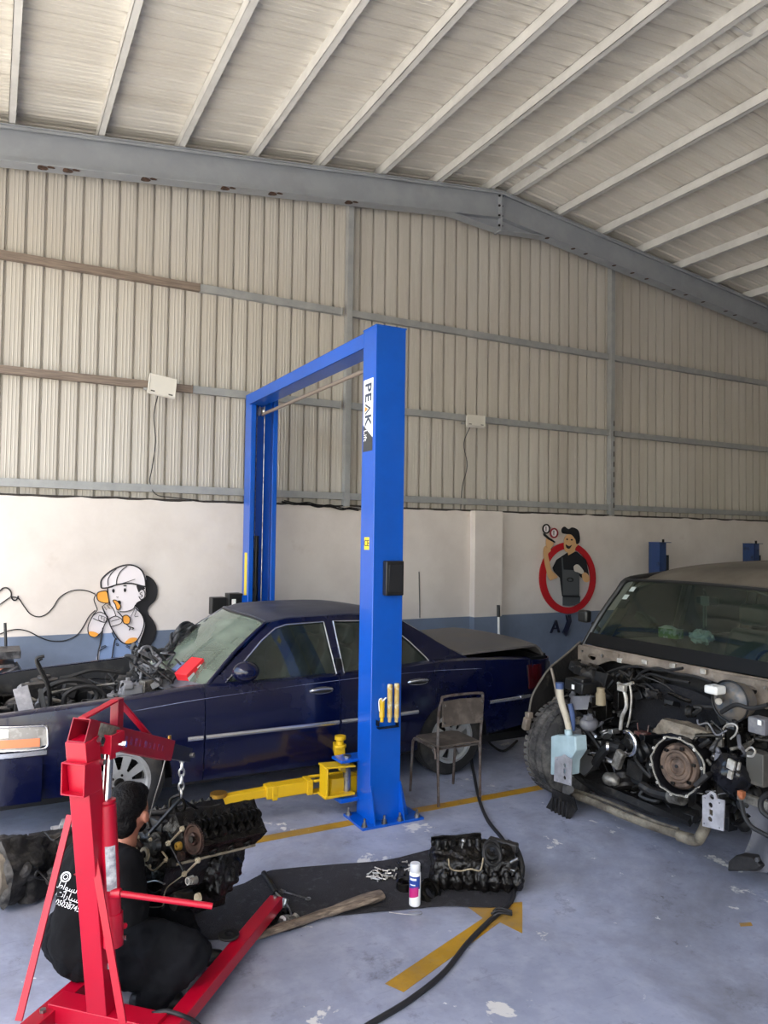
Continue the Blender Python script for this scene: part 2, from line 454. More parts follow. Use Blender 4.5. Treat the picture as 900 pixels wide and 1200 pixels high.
# rafters: H sections with flanges; haunched splice at the ridge
mr = mat('blue_grey_rafter_paint', '#9a9fa5', .5, .1, col2='#92979e', scale=3, dirt='#8d8f92', dscale=2, dlo=.55, dhi=.8)
def rafter(yc):
    n = MB()
    for xe, sg in ((XL, -1), (XR, 1)):
        a = V((RX, yc, RZ-.02)); b = V((xe, yc, roofz(xe)-.02)); u = V((0, 0, 1))
        n.beam(a-u*.19, b-u*.19, .012, .36)
        n.beam(a, b, .17, .014); n.beam(a-u*.37, b-u*.37, .17, .014)
        n.beam(a-u*.03+V((0, -.085, 0)), b-u*.03+V((0, -.085, 0)), .004, .03)
    n.b2((RX-.012, yc-.08, RZ-.58), (RX+.012, yc+.08, RZ-.01))
    for sg in (-1, 1):
        p0 = V((RX, yc, RZ-.56)); p1 = V((RX+sg*.85, yc, roofz(RX+.85)-.385))
        n.beam(p0, p1, .15, .012)
        q = [(RX, RZ-.37), (RX, RZ-.56), (RX+sg*.85, roofz(RX+.85)-.385)]
        n.plate(q, lambda u_, v_, w: V((u_, yc-.004+w, v_)), .008)
    t = trim(n, mr)
    bo = MB()
    for i in range(4):
        for s in (-1, 1):
            for yy in (-.055,): bo.bolt((RX+s*.012, yc+yy, RZ-.08-i*.14), (s, 0, 0), .016, .02)
    trim(bo, K['darksteel'])
rafter(8.42); rafter(1.6)
# rust stains weeping at the lower flange
ru = MB()
for px, py in ((48, 190), (78, 193), (170, 203), (264, 215), (320, 221), (410, 230)):
    p = at(px, py, Y=8.33); ru.ball((p.x, 8.40, roofz(p.x)-.399), .05, (1.5, 1.1, .04), seg=9); ru.ball((p.x+.09, 8.37, roofz(p.x+.09)-.399), .03, (1.7, .9, .06), seg=8)
for i in range(13):
    x = 7.05+i*.42+.1*math.sin(i*2.3); ru.ball((x, 8.38, roofz(x)-.399), .035, (1., 1.1, .08), seg=8)
trim(ru, mat('rust_bleed', '#5d4334', .8, col2='#2d211b', scale=30))

# roof: ribbed sheets on purlins
mc = mat('cream_roof_sheet', '#d8d5cd', .45, .05, col2='#d0ccc3', scale=1.2, dirt='#bfbab0', dscale=1.5, dlo=.5, dhi=.8, stretch=(.2, 1, 1))
PH = .12
cprof = [(0, 0), (.016, .03), (.034, .03), (.05, 0), (.09, 0), (.095, -.004), (.103, -.004), (.108, 0), (.15, 0), (.155, -.004), (.163, -.004), (.168, 0)]
for sg, xe, nm in ((-1, XL-.6, 'ceiling_left'), (1, XR+.4, 'ceiling_right')):
    c = MB(); vs = []; fs = []; k = 0; i = 0; y = YF
    while y < WY+.3:
        for dy, dz in cprof:
            vs += [(RX, y+dy, RZ+PH+dz+.004), (xe, y+dy, RZ-SL*abs(xe-RX)+PH+dz+.004)]
            if i: fs.append((2*i-2, 2*i, 2*i+1, 2*i-1))
            i += 1
        y += .21
    c.add(vs, fs); o = struct(c.build('ceiling' if sg < 0 else 'ceiling_slope', mc, smooth=15))
mp_ = mat('light_purlin_paint', '#d2d2d0', .5, .05, col2='#c6c6c4', scale=4, dirt='#8e867d', dscale=4, dlo=.66, dhi=.8)
px_ = [.08-.85*3, .08-.85*2, .08-.85] + [.08+.85*i for i in range(8)] + [6.42+.853*i for i in range(11)]
for x in px_:
    if x < XL-.5 or x > XR: continue
    t = MB(); z = roofz(x); w = .065
    t.b2((x-w/2, YF, z), (x+w/2, WY+.1, z+.005)); t.b2((x-w/2, YF, z), (x-w/2+.005, WY+.1, z+PH)); t.b2((x+w/2-.016, YF, z+.004), (x+w/2-.012, WY+.1, z+.03))
    t.b2((x-w/2, YF, z+PH-.005), (x+w/2, WY+.1, z+PH))
    if x > RX: t.b2((x+w/2-.004, YF, z), (x+w/2, WY+.1, z+.02))
    trim(t, mp_)
# ridge ties
t = MB()
for i in range(10): t.b2((RX-.19, 7.6-i*.75, RZ+.02), (RX+.25, 7.63-i*.75, RZ+.025))
trim(t, mp_)
# drooping roof insulation edge over the rafter
# right wall, unseen and put in only for the light; front and yard side partly open
rw = MB(); rw.b2((XR, YF, 0), (XR+.2, WY+.2, 5.9)); struct(rw.build('wall_right', ms))
# eave beam of the open left side
eb = MB(); eb.b2((XL-.1, YF, roofz(XL)-.5), (XL, WY, roofz(XL)+.1)); trim(eb, mg)
for y in (8.4, 1.6, -4.4):
    t = MB(); t.b2((XL-.1, y-.1, 0), (XL+.02, y+.1, roofz(XL)-.3)); trim(t, mr)
# front gable above the entrances
fg = MB()
fg.plate([(XL, 4.6), (XR, 4.6), (XR, roofz(XR)+.1), (RX, RZ+.1), (XL, roofz(XL)+.1)], lambda u, v, w: V((u, YF+w, v)), .05)
struct(fg.build('wall_front', ms))
fp = MB(); fp.b2((1.6, YF, 0), (XR, YF+.2, 4.6)); struct(fp.build('wall_front_light_block', mw_))  # unseen solid front, added to narrow the opening and darken the right side

# ---------------------------------------------------------------- light
w = bpy.data.worlds.new('sky'); scene.world = w; w.use_nodes = True
bg = w.node_tree.nodes['Background']; sk = w.node_tree.nodes.new('ShaderNodeTexSky')
sk.sky_type = 'NISHITA'; sk.sun_disc = False; sk.sun_elevation = R(52); sk.sun_rotation = R(225); sk.air_density = 1.2; sk.dust_density = 2.5
w.node_tree.links.new(sk.outputs[0], bg.inputs[0]); bg.inputs[1].default_value = .35
su = bpy.data.lights.new('sun', 'SUN'); su.energy = 13; su.angle = R(.6); su.color = (1, .95, .88)
so = bpy.data.objects.new('sun', su); COL.objects.link(so)
sd = V((.10, .22, -.95)).normalized()     # direction the light travels
so.rotation_euler = sd.to_track_quat('-Z', 'Y').to_euler(); so.location = (-8, -6, 12)
vs_ = scene.view_settings; vs_.view_transform = 'Standard'; vs_.look = 'None'; vs_.gamma = 1; vs_.use_curve_mapping = False
vs_.exposure = 1.0
scene.cycles.max_bounces = 8; scene.cycles.diffuse_bounces = 5; scene.cycles.transparent_max_bounces = 12
scene.cycles.sample_clamp_indirect = 8
scene.cycles.use_denoising = True
# ---------------------------------------------------------------- two post car lift
mblue = mat('glossy_blue_lift_paint', '#0152b8', .3, col2='#014dae', scale=2, coat=.25, spec=.5)
mblue2 = mat('deep_blue_lift_paint', '#0b4fa8', .4)
myel = mat('yellow_arm_paint', '#cda512', .4, dirt='#7b5e1c', dscale=7, dlo=.6, dhi=.85)
mbrass = mat('yellow_zinc_plating', '#c79a3e', .35, .8, col2='#a87f36', scale=12)
lift = thing('car_lift', 'tall blue two-post car lift with overhead beam, standing round the blue sedan', 'car lift', (2.66, 5.05, 0))
HT = 3.715
def column(x0, x1, yo, yi, nm):
    """C shaped column: closed back at yo, open towards yi"""
    s = 1 if yi > yo else -1; t = .008; c = MB()
    pts = [(x0+.055, yi), (x0, yi), (x0, yo), (x1, yo), (x1, yi), (x1-.055, yi)]
    inn = [(x0+.055, yi-s*t), (x0+t, yi-s*t), (x0+t, yo+s*t), (x1-t, yo+s*t), (x1-t, yi-s*t), (x1-.055, yi-s*t)]
    vs = [(a, b, .02) for a, b in pts+inn] + [(a, b, HT) for a, b in pts+inn]; n = 6; fs = []
    for i in range(5): fs += [(i, i+1, 12+i+1, 12+i), (n+i+1, n+i, 12+n+i, 12+n+i+1), (12+i, 12+i+1, 12+n+i+1, 12+n+i)]
    fs += [(0, n, 12+n, 12), (5, n+5, 12+n+5, 12+5)]
    c.add(vs, fs); return c.build(nm, mblue, lift, bevel=.006)
CX0, CX1 = 2.53, 2.785
col_n = column(CX0, CX1, 4.95, 5.17, 'post'); col_f = column(2.545, 2.86, 8.24, 8.02, 'post')
for xa, xb, ya, s in ((CX0, CX1, 4.95, 1), (2.545, 2.86, 8.24, -1)):
    m = MB(); m.b2((xa-.1, ya-.09*s, 0), (xb+.16, ya+.24*s, .018)); bp = m.build('base_plate', mblue, lift, bevel=.002)
    g_ = MB()
    g_.plate([(ya, .018), (ya, .28), (ya-.012*s, .28), (ya-.085*s, .018)], lambda u, v, w: V((xa+w, u, v)), .01)
    g_.build('gusset', mblue, lift); g_ = MB()
    g_.plate([(ya, .018), (ya, .28), (ya-.012*s, .28), (ya-.085*s, .018)], lambda u, v, w: V((xb-.01+w, u, v)), .01)
    g_.build('gusset', mblue, lift); g_ = MB()
    g_.plate([(xb, .018), (xb, .28), (xb+.012, .28), (xb+.08, .018)], lambda u, v, w: V((u, ya+.01+w, v)), .01)
    g_.build('gusset', mblue, lift)
    for dx, dy in ((-.07, -.06), (.09, -.065), (.22, -.065), (.37, -.06), (-.075, .2), (.37, .2)):
        b = MB(); x, y = xa+dx, ya+dy*s
        b.cyl((x, y, .018), (x, y, .024), .024, seg=14); b.cyl((x, y, .024), (x, y, .044), .017, seg=6); b.cyl((x, y, .04), (x, y, .075), .009, seg=8)
        b.build('anchor_bolt', K['steel'], lift)
# top plates and overhead beam
ob = MB()
bx = 2.62
zb = 3.60
ob.b2((bx-.093, 5.155, zb-.02), (bx+.09, 8.06, zb-.012)); ob.b2((bx-.093, 5.155, zb-.02), (bx-.083, 8.06, zb+.1)); ob.b2((bx+.083, 5.12, zb-.02), (bx+.09, 8.06, zb+.1)); ob.b2((bx-.093, 5.155, zb+.093), (bx+.09, 8.06, zb+.1))
ob.build('overhead_beam', mblue, lift, bevel=.003)
cap = MB(); cap.b2((CX0-.004, 4.946, HT-.004), (CX1+.004, 5.17, HT+.006)); cap.build('post_cap', mblue, lift)
sb = MB(); sb.cyl((bx+.04, 5.15, zb-.13), (bx+.04, 8.0, zb-.13), .018, seg=10); sb.build('safety_bar', mat('dull_grey_bar', '#8f8378', .5, .4), lift)
pu = MB()
for y in (5.18, 7.97): pu.lathe([(.0, -.02), (.055, -.02), (.045, -.006), (.045, .006), (.055, .02), (0, .02)], (bx+.02, y, zb-.1), (1, 0, 0), 24)
pu.build('cable_pulley', K['steel'], lift)
# sliding carriages, cylinders and cables
for ya, s, zc in ((5.17, 1, .72), (8.02, -1, 1.36)):
    c = MB(); xa, xb = (CX0, CX1) if s > 0 else (2.545, 2.86)
    lo = zc-.75 if s > 0 else zc-.8
    c.b2((xa+.062, ya-.16*s, max(lo, .12)), (xb-.062, ya+.015*s, zc)); c.b2((xa+.03, ya-.02*s-.005, max(lo, .12)), (xb-.03, ya-.012*s, zc-.1))
    c.build('carriage', mblue2, lift, bevel=.004)
    if s < 0:
        q = MB(); q.b2((xa+.095, ya+.012, zc-.13), (xb-.085, ya-.022, zc-.05)); q.build('lock_window', K['black'], lift)
        q = MB(); q.b2((xa+.105, ya-.0165, zc-.175), (xb-.095, ya-.02, zc-.15)); q.build('capacity_label', mat('red_label', '#c33a55', .5), lift)
    q = MB(); q.cyl(((xa+xb)/2-.04, ya-.1*s, zc-.05), ((xa+xb)/2-.04, ya-.1*s, zc+.75), .03, seg=12); q.build('lift_cylinder', K['black'], lift)
    q = MB(); q.cyl(((xa+xb)/2+.02, ya-.07*s, zc), ((xa+xb)/2+.02, ya-.07*s, zb), .005, seg=6); q.cyl(((xa+xb)/2-.07, ya-.07*s, zc), ((xa+xb)/2-.07, ya-.07*s, zb), .004, seg=6)
    q.build('lift_cable', K['steel'], lift)
# yellow caution strip on far post, CE sticker, control cover
yst = mat('yellow_sticker', '#e8cc2c', .5)
q = MB(); q.b2((2.5435, 8.07, 1.42), (2.545, 8.16, 1.92)); q.build('caution_strip', yst, lift)
q = MB(); q.b2((2.5285, 5.02, 2.02), (2.53, 5.10, 2.115)); ce = q.build('ce_sticker', yst, lift)
text('ce_mark', 'CE', .07, axes((2.5275, 5.06, 2.068), (0, -1, 0), (0, 0, 1)), K['black'], ce)
p = at(447, 657, Y=4.95); p2 = at(469, 697, Y=4.95)
q = MB(); q.b2((p.x+.01, 4.95, p2.z), (p2.x-.005, 4.885, p.z)); cv = q.build('control_cover', K['black'], lift, bevel=.008)
q = MB(); q.b2((p.x+.03, 4.886, p2.z+.03), (p2.x-.025, 4.882, p.z-.03)); q.build('cover_panel', mat('black_satin', '#202124', .3), cv, bevel=.002)
# name board with PEAK running down the side of the near post
wst = mat('white_sticker', '#f2f2ef', .45); dst = mat('charcoal_sticker', '#3a3b3d', .5); navy = mat('navy_lettering', '#28364f', .5); org = mat('orange_lettering', '#e0853a', .5)
def side(u, v, w): return V((2.53-.0006-w, u, v))
a0 = at(426, 443, X=2.53); a1 = at(436.6, 437.5, X=2.53)
zt, zbm = 3.325, 2.87
q = MB(); q.plate([(5.15, zt), (4.99, zt), (4.99, zbm), (5.15, zbm+.11)], side, .0006); wp = q.build('maker_sign', wst, lift)
q = MB(); q.plate([(5.15, zbm+.107), (4.99, zbm-.003), (4.99, zbm-.10), (5.15, zbm-.1)], side, .0006); dp = q.build('maker_sign_foot', dst, lift)
for ch, zz in (('P', 3.262), ('E', 3.185), ('K', 3.01)):
    text('letter_'+ch, ch, .145, axes((2.5285, 5.075, zz), (0, 0, -1), (0, -1, 0)), navy, wp, sx=.95, bold=.0035)
q = MB(); q.plate([(5.125, 3.145), (5.022, 3.097), (5.125, 3.05), (5.115, 3.07), (5.055, 3.097), (5.115, 3.124)], lambda u, v, w: V((2.5288-w, u, v)), .001); q.build('letter_A', navy, wp)
q = MB(); q.plate([(5.128, 3.12), (5.07, 3.097), (5.128, 3.074)], lambda u, v, w: V((2.5288-w, u, v)), .001); q.build('letter_triangle', org, wp)
text('letter_lift', 'Lift', .07, axes((2.5285, 5.115, 2.895), (0, 0, -1), (0, -1, 0)), wst, dp)
# swing arm reaching under the sedan, and its folded neighbour
ar = MB(); Y0 = 5.33; zA = .21
pt = at(252, 917, Y=Y0+.05); pl_ = pt.x
ar.beam((pl_+.04, Y0+.06, zA-.02), (pl_+.62, Y0+.06, zA), .075, .06)
ar.beam((pl_+.38, Y0+.05, zA-.005), (pl_+.74, Y0+.03, zA+.005), .105, .09)
ar.beam((pl_+.42, Y0+.05, zA-.01), (pl_+.46, Y0+.05, zA-.01), .12, .105); ar.beam((pl_+.69, Y0+.03, zA), (pl_+.735, Y0+.03, zA), .12, .11)
e1 = V((CX0-.06, 5.2, 0))
for yy in (-.055, .055):
    ar.beam((pl_+.74, Y0+.03+yy, zA+.045), (pl_+1.08, Y0+.0+yy, zA+.05), .02, .02); ar.beam((pl_+1.08, Y0+yy, zA+.05), (e1.x-.1, e1.y+yy, zA+.17), .02, .03)
ar.b2((pl_+.74, Y0-.03, zA-.055), (pl_+1.2, Y0+.07, zA-.045))
ar.beam((pl_+1.14, Y0-.02, zA-.01), (e1.x-.17, e1.y+.02, zA+.02), .12, .13)
ar.beam((e1.x-.22, e1.y, zA+.185), (e1.x+.03, e1.y, zA+.17), .14, .014); ar.beam((e1.x-.22, e1.y, zA-.035), (e1.x+.03, e1.y, zA-.035), .14, .02); ar.beam((e1.x-.2, e1.y, zA-.04), (e1.x-.2, e1.y, zA+.19), .14, .015)
arm = ar.build('swing_arm', myel, lift, bevel=.004)
q = MB(); q.cyl((e1.x-.01, e1.y, zA-.1), (e1.x-.01, e1.y, zA+.24), .03, seg=16); q.build('arm_pin', K['steel'], arm)
q = MB(); q.beam((e1.x-.1, e1.y, zA+.215), (CX0+.2, 5.22, zA+.215), .16, .02); q.build('arm_bracket', mblue, lift, bevel=.003); q = MB(); q.beam((e1.x-.1, e1.y, zA-.075), (CX0+.2, 5.22, zA-.075), .16, .03); q.build('arm_bracket', mblue, lift, bevel=.003)
q = MB(); q.lathe([(0, 0), (.05, 0), (.05, .02), (.03, .025), (.03, .055), (.06, .06), (.06, .085), (0, .085)], (pl_+.03, Y0+.06, zA-.05), (0, 0, 1), 20); q.build('lift_pad', mbrass, arm)
q = MB(); q.lathe([(0, 0), (.05, 0), (.05, .02), (.03, .025), (.03, .055), (.045, .06), (.045, .09), (0, .09)], (CX0-.03, 5.42, zA+.24), (0, 0, 1), 20)
q.beam((CX0-.03, 5.42, zA+.2), (CX0+.1, 5.8, zA+.2), .08, .07); q.build('swing_arm', myel, lift, bevel=.003)
for sx in (-1, 1):
    q = MB(); q.beam((2.7+sx*.08, 8.0, zA+.02), (2.7+sx*.95, 7.7, zA), .09, .08); q.lathe([(0, 0), (.05, 0), (.05, .05), (.03, .06), (.03, .1), (0, .1)], (2.7+sx*.95, 7.7, zA-.03), (0, 0, 1), 16); q.build('swing_arm', myel, lift, bevel=.003)
# power unit on the far post's left
q = MB(); q.b2((2.16, 8.06, 1.24), (2.32, 8.2, 1.43)); q.b2((2.34, 8.05, 1.18), (2.5, 8.21, 1.47)); q.cyl((2.24, 8.13, 1.0), (2.24, 8.13, 1.24), .07, seg=18); pwr = q.build('power_unit', K['black'], lift, bevel=.006)
q = MB(); q.b2((2.375, 8.046, 1.3), (2.42, 8.05, 1.41)); q.build('unit_label', wst, pwr)
q = MB(); q.b2((2.49, 8.04, 1.22), (2.56, 8.07, 1.45)); q.build('unit_bracket', mblue, lift)
hs = [(2.5, 8.1, 1.46), (2.53, 8.06, 1.6), (2.5, 8.0, 1.48)]
# spacers standing in their holder on the near post
q = MB(); q.b2((2.578, 4.95, .70), (2.745, 4.905, .706)); q.b2((2.572, 4.95, .72), (2.58, 4.91, .76)); q.b2((2.738, 4.95, .70), (2.745, 4.91, .74)); q.build('spacer_holder', K['darksteel'], lift)
ivory = mat('worn_cream_and_yellow_paint', '#cdbb86', .5, col2='#b98f1f', scale=6, dirt='#d7cfae', dscale=14, dlo=.5, dhi=.6)
for i, (px, top, bot, lb) in enumerate(((447.5, 819, 846, 'short yellow lift spacer with a bit of string, leftmost in the post holder'), (456.5, 802, 846, 'long cream and yellow lift spacer in the middle of the post holder'), (464.5, 801, 846, 'long cream lift spacer nearest the right edge of the blue post'))):
    a = at(px, bot, Y=4.915); b = at(px, top, Y=4.915); rr = .019
    q = MB(); h = b.z-a.z
    q.lathe([(0, 0), (rr*.7, 0), (rr*.75, .03), (rr*1.05, .035), (rr*1.05, .06), (rr, .062), (rr, h-.045), (rr*1.04, h-.04), (rr*1.04, h-.004), (rr*.9, h), (0, h)], (a.x, 4.915, a.z), (0, 0, 1), 18)
    tg = thing('lift_spacer', lb, 'spacer', (a.x, 4.915, a.z), group='spacers on the lift post'); sp_ = q.build('spacer_tube', ivory if i else myel, tg)
    if i == 0:
        q = MB(); q.tube([(a.x, 4.9, a.z+h*.9), (a.x-.02, 4.89, a.z+h+.01), (a.x-.035, 4.9, a.z+h-.01), (a.x-.03, 4.9, a.z+h*.5)], .004, seg=6); q.tube([(a.x, 4.9, a.z+h*.95), (a.x+.02, 4.89, a.z+h+.012)], .005, seg=6)
        q.build('string', wst, tg)

# ---------------------------------------------------------------- second lift behind the SUV
mb3 = mat('scuffed_dark_blue_paint', '#263f70', .5, dirt='#232a3a', dscale=9, dlo=.55, dhi=.7)
lift2 = thing('four_post_lift', 'low scuffed dark blue lift posts rising behind the roof of the stripped SUV', 'car lift', (10.4, 8.2, 0))
for xa, wv in ((9.10, .25), (11.33, .22)):
    q = MB(); H2 = 2.10
    q.b2((xa, 8.14, 0), (xa+wv*.55, 8.148, H2)); q.b2((xa, 8.14, 0), (xa+.008, 8.36, H2)); q.b2((xa, 8.352, 0), (xa+wv, 8.36, H2)); q.b2((xa+wv-.008, 8.25, 0), (xa+wv, 8.36, H2))
    q.b2((xa-.005, 8.14, H2-.01), (xa+wv, 8.36, H2)); q.b2((xa-.15, 8.0, 0), (xa+wv+.15, 8.5, .02)); q.build('post', mb3, lift2)
    q = MB(); q.cyl((xa+wv*.55, 8.2, H2), (xa+wv*.55, 8.2, H2+.045), .018, seg=8); q.build('cable_nut', K['darksteel'], lift2)
    q = MB(); q.b2((xa+.03, 8.16, .3), (xa+wv-.03, 8.34, 1.9)); q.build('ladder_rail', K['black'], lift2)
q = MB(); q.b2((9.12, 8.2, .12), (11.5, 8.32, .3)); q.build('cross_beam', mb3, lift2)

# ---------------------------------------------------------------- floodlights on the wall
mwl = mat('off_white_lamp_housing', '#d9d6ce', .5)
for i, (pc, lb, tilt, yaw_) in enumerate((((190.5, 452), 'white square floodlight tilted on the wall rail over the cartoon boy', .25, 0), ((558, 493), 'white floodlight on the wall rail beside the blue lift post, wire hanging', .55, .25))):
    c = at(*pc, Y=8.4)
    if i:
        tr_, tl_, bl_ = at(574, 487, Y=8.42), at(553, 485, Y=8.42), at(543, 500, Y=8.26)
        vx = (tr_-tl_).normalized(); vz = (tl_-bl_); vz = (vz-vx*vz.dot(vx)*.55).normalized(); vy = vz.cross(vx).normalized()
    t = thing('floodlight', lb, 'floodlight', (c.x, 8.6, c.z), group='floodlights on the wall rail')
    w_, h_ = (.30, .235) if i == 0 else (.30, .23)
    rot = Matrix.Rotation(R(8), 4, 'Y') @ Matrix.Rotation(-tilt if i == 0 else -.5, 4, 'X')
    if i: rot = Matrix(((vx.x, vy.x, vz.x, 0), (vx.y, vy.y, vz.y, 0), (vx.z, vy.z, vz.z, 0), (0, 0, 0, 1)))
    q = MB(Matrix.Translation(c) @ rot); q.b2((-w_/2, 0, -h_/2), (w_/2, .035, h_/2)); q.b2((-w_/2, -.008, -h_/2), (w_/2, 0, -h_/2+.012)); q.b2((-w_/2, -.008, h_/2-.012), (w_/2, 0, h_/2)); q.b2((-w_/2, -.008, -h_/2), (-w_/2+.012, 0, h_/2)); q.b2((w_/2-.012, -.008, -h_/2), (w_/2, 0, h_/2))
    for k in range(6): q.b2((-w_/2+.04+k*.04, .035, -h_/2+.03), (-w_/2+.045+k*.04, .055, h_/2-.03))
    q.build('housing', mwl, t, bevel=.003)
    q = MB(Matrix.Translation(c) @ rot); q.b2((-w_/2+.012, -.004, -h_/2+.012), (w_/2-.012, -.001, h_/2-.012)); q.build('front_glass', mat('frosted_lamp_glass', '#dedbd2', .3), t)
    q = MB(Matrix.Translation(c) @ rot)
    q.b2((-w_/2+.03, -.006, -h_/2+.02), (-w_/2+.075, -.0035, -h_/2+.035)); q.b2((w_/2-.075, -.006, -h_/2+.02), (w_/2-.03, -.0035, -h_/2+.035)); q.build('led_chip', mat('dark_print', '#55524c', .6), t)
    q = MB(); q.beam((c.x, 8.44, c.z-.02), (c.x, 8.6, c.z+.02), .05, .02); q.cyl((c.x-.14, 8.47, c.z-.04), (c.x-.19, 8.47, c.z-.04), .015); q.build('bracket', mg, t)
    q = MB()
    x0 = c.x-.03 if i == 0 else c.x-.05
    pts = [(x0, 8.47, c.z-.08), (x0-.02, 8.59, c.z-.3), (x0+(.01 if i == 0 else .06), 8.62, c.z-.6), (x0-.02, 8.62, c.z-.9), (x0-.04, 8.62, 2.52 if i else 2.7)]
    if i == 0: pts += [(x0+.02, 8.58, 2.56), (x0+.2, 8.57, 2.53), (x0+.5, 8.57, 2.51)]
    q.tube(pts, .006, seg=6); q.build('cord', K['black'] if i == 0 else mat('grey_cable', '#4b4c4e', .6), t)
q = MB()
pts = [at(px, py, Y=8.57) for px, py in ((330, 588), (345, 591), (358, 590), (372, 594), (384, 593), (400, 597), (408, 596), (420, 598))]
q.tube(pts, .012, seg=6); q.tube([p+V((.03, -.01, .015)) for p in pts], .008, seg=6)
tag(q.build('wall_cable', K['black'], loc=pts[0]), 'black loose cables sagging along the top of the white wall between the lift posts', 'cable')

# ---------------------------------------------------------------- chair
def chair():
    mtube = mat('worn_chair_tube', '#56463f', .45, .5, col2='#75706d', scale=9, dirt='#3a2d29', dscale=12)
    mbk = mat('grimy_brown_board', '#544b44', .75, col2='#3f3731', scale=5, dirt='#6b6259', dscale=8, bump=.2)
    t = thing('metal_chair', 'worn tubular metal chair with grimy board seat beside the blue lift post', 'chair', (3.36, 5.2, 0))
    xl, xr, yb, yf = 3.17, 3.585, 5.05, 5.42; zs = .46
    q = MB(); r = .0115
    q.tube([(xl+.01, yb-.02, 0), (xl+.005, yb-.01, .4), (xl, yb-.02, .7), (xl+.01, yb-.045, .83), (xl+.05, yb-.05, .868), (xr-.05, yb-.05, .868), (xr-.01, yb-.045, .83), (xr, yb-.02, .7), (xr-.005, yb-.01, .4), (xr-.01, yb-.02, 0)], r, n=8)
    q.build('back_frame', mtube, t)
    for x in (xl-.005, xr+.005):
        q = MB(); s_ = 1 if x > 3.4 else -1
        q.tube([(x, yf+.03, 0), (x, yf, .38), (x, yf-.02, .435), (x, yf-.06, .452), (x, yb+.06, .445), (x, yb+.02, .43), (x, yb+.01, .37)], r, n=6); q.build('leg', mtube, t)
    q = MB(); q.cyl((xl, yf-.08, .435), (xr, yf-.08, .435), .008); q.cyl((xl, yb+.03, .435), (xr, yb+.03, .435), .008); q.build('stretcher', mtube, t)
    q = MB(); q.plate([(xl+.005, yb+.0), (xr-.005, yb+.0), (xr+.005, yf-.05), (xr-.03, yf+.0), (xl+.03, yf+.0), (xl-.005, yf-.05)], lambda u, v, w: V((u, v, .455+w-.01*math.sin((u-xl)/(xr-xl)*math.pi))), .016); q.build('seat', mbk, t, bevel=.004)
    q = MB(); q.grid(lambda u, v: V((xl+.015+(xr-xl-.03)*u, yb-.055+.018*math.sin(u*math.pi)*1-.0, .63+.205*v-.01*abs(u-.5)*v)), 14, 4); q.build('backrest', mbk, t, solid=.012)
    for x in (xl+.03, xr-.03):
        q = MB(); q.bolt((x, yb-.05, .66), (0, -1, 0), .009, .02); q.bolt((x, yb-.05, .8), (0, -1, 0), .009, .02); q.build('screw', K['steel'], t)
chair()

# ---------------------------------------------------------------- wall figures (flat painted cut-outs)
def wall(Y): return lambda u, v, w: at(u, v, Y=Y) + V((0, -w, 0))
def wmap(Y):
    def f(u, v, w): p = at(u, v, Y=Y); return V((p.x, Y-w, p.z))
    return f
def spl(pts, n=5): return [(p.x, p.y) for p in smooth_pts([V((a, b, 0)) for a, b in pts], n, True)]
ink = mat('black_outline_paint', '#17161b', .6); wht = mat('white_board', '#e6e0e4', .6); orp = mat('orange_board', '#f0a440', .6)
by = thing('boy_mural', 'cartoon boy in flat cap holding an orange telephone, on the wall behind the sedan', 'wall figure', at(140, 740, Y=8.59))
# zoomed picture of the boy: 900 x 1145 over (90..200, 650..790)
def bz(pts): return [(90+a*110/900, 650+b*110/900) for a, b in pts]
def inkline(pts, w, Y=8.535, close=False, m=ink, name='outline', n=5):
    q = MB(); P = [at(*p, Y=Y) for p in pts]; q.tube(P, w, seg=6, n=n, closed=close); return q.build(name, m, by)
sh = spl(bz([(660, 200), (740, 250), (772, 330), (755, 430), (690, 500), (680, 560), (730, 630), (762, 710), (745, 800), (705, 880), (690, 960), (560, 930), (590, 700), (560, 480), (600, 300)]))
q = MB(); q.plate(sh, wmap(8.59), .012); q.build('shadow_board', ink, by)
body = spl(bz([(180, 560), (150, 600), (105, 720), (130, 780), (180, 785), (240, 750), (210, 900), (200, 1050), (400, 1050), (520, 1060), (590, 860), (640, 720), (648, 640), (610, 560), (560, 500), (480, 520), (380, 520), (260, 520)]))
q = MB(); q.m = 0; q.plate(body, wmap(8.575), .02)
q.build('body_board', wht, by)
mdado = MATS['blue_grey_dado_paint']
q = MB(); q.plate(bz([(245, 755), (225, 900), (208, 1040), (385, 1030), (540, 1045), (590, 840), (575, 800), (500, 850), (450, 845), (400, 800), (355, 750)]), wmap(8.553), .004); q.build('trousers_board', mat('mural_trouser_blue', '#8197bd', .65), by)
head = spl(bz([(232, 290), (245, 220), (330, 150), (430, 108), (530, 100), (620, 150), (660, 220), (655, 320), (655, 400), (620, 430), (570, 460), (540, 510), (470, 545), (400, 540), (330, 500), (300, 400), (295, 325), (245, 320)]))
q = MB(); q.plate(head, wmap(8.56), .02); q.build('head_board', wht, by)
for pts in ([(232, 300), (240, 235), (320, 160), (430, 108), (530, 100), (610, 140), (650, 210), (660, 300), (645, 305), (520, 275), (400, 285), (300, 315), (245, 320)],):
    inkline(bz(pts), .0085, close=True)
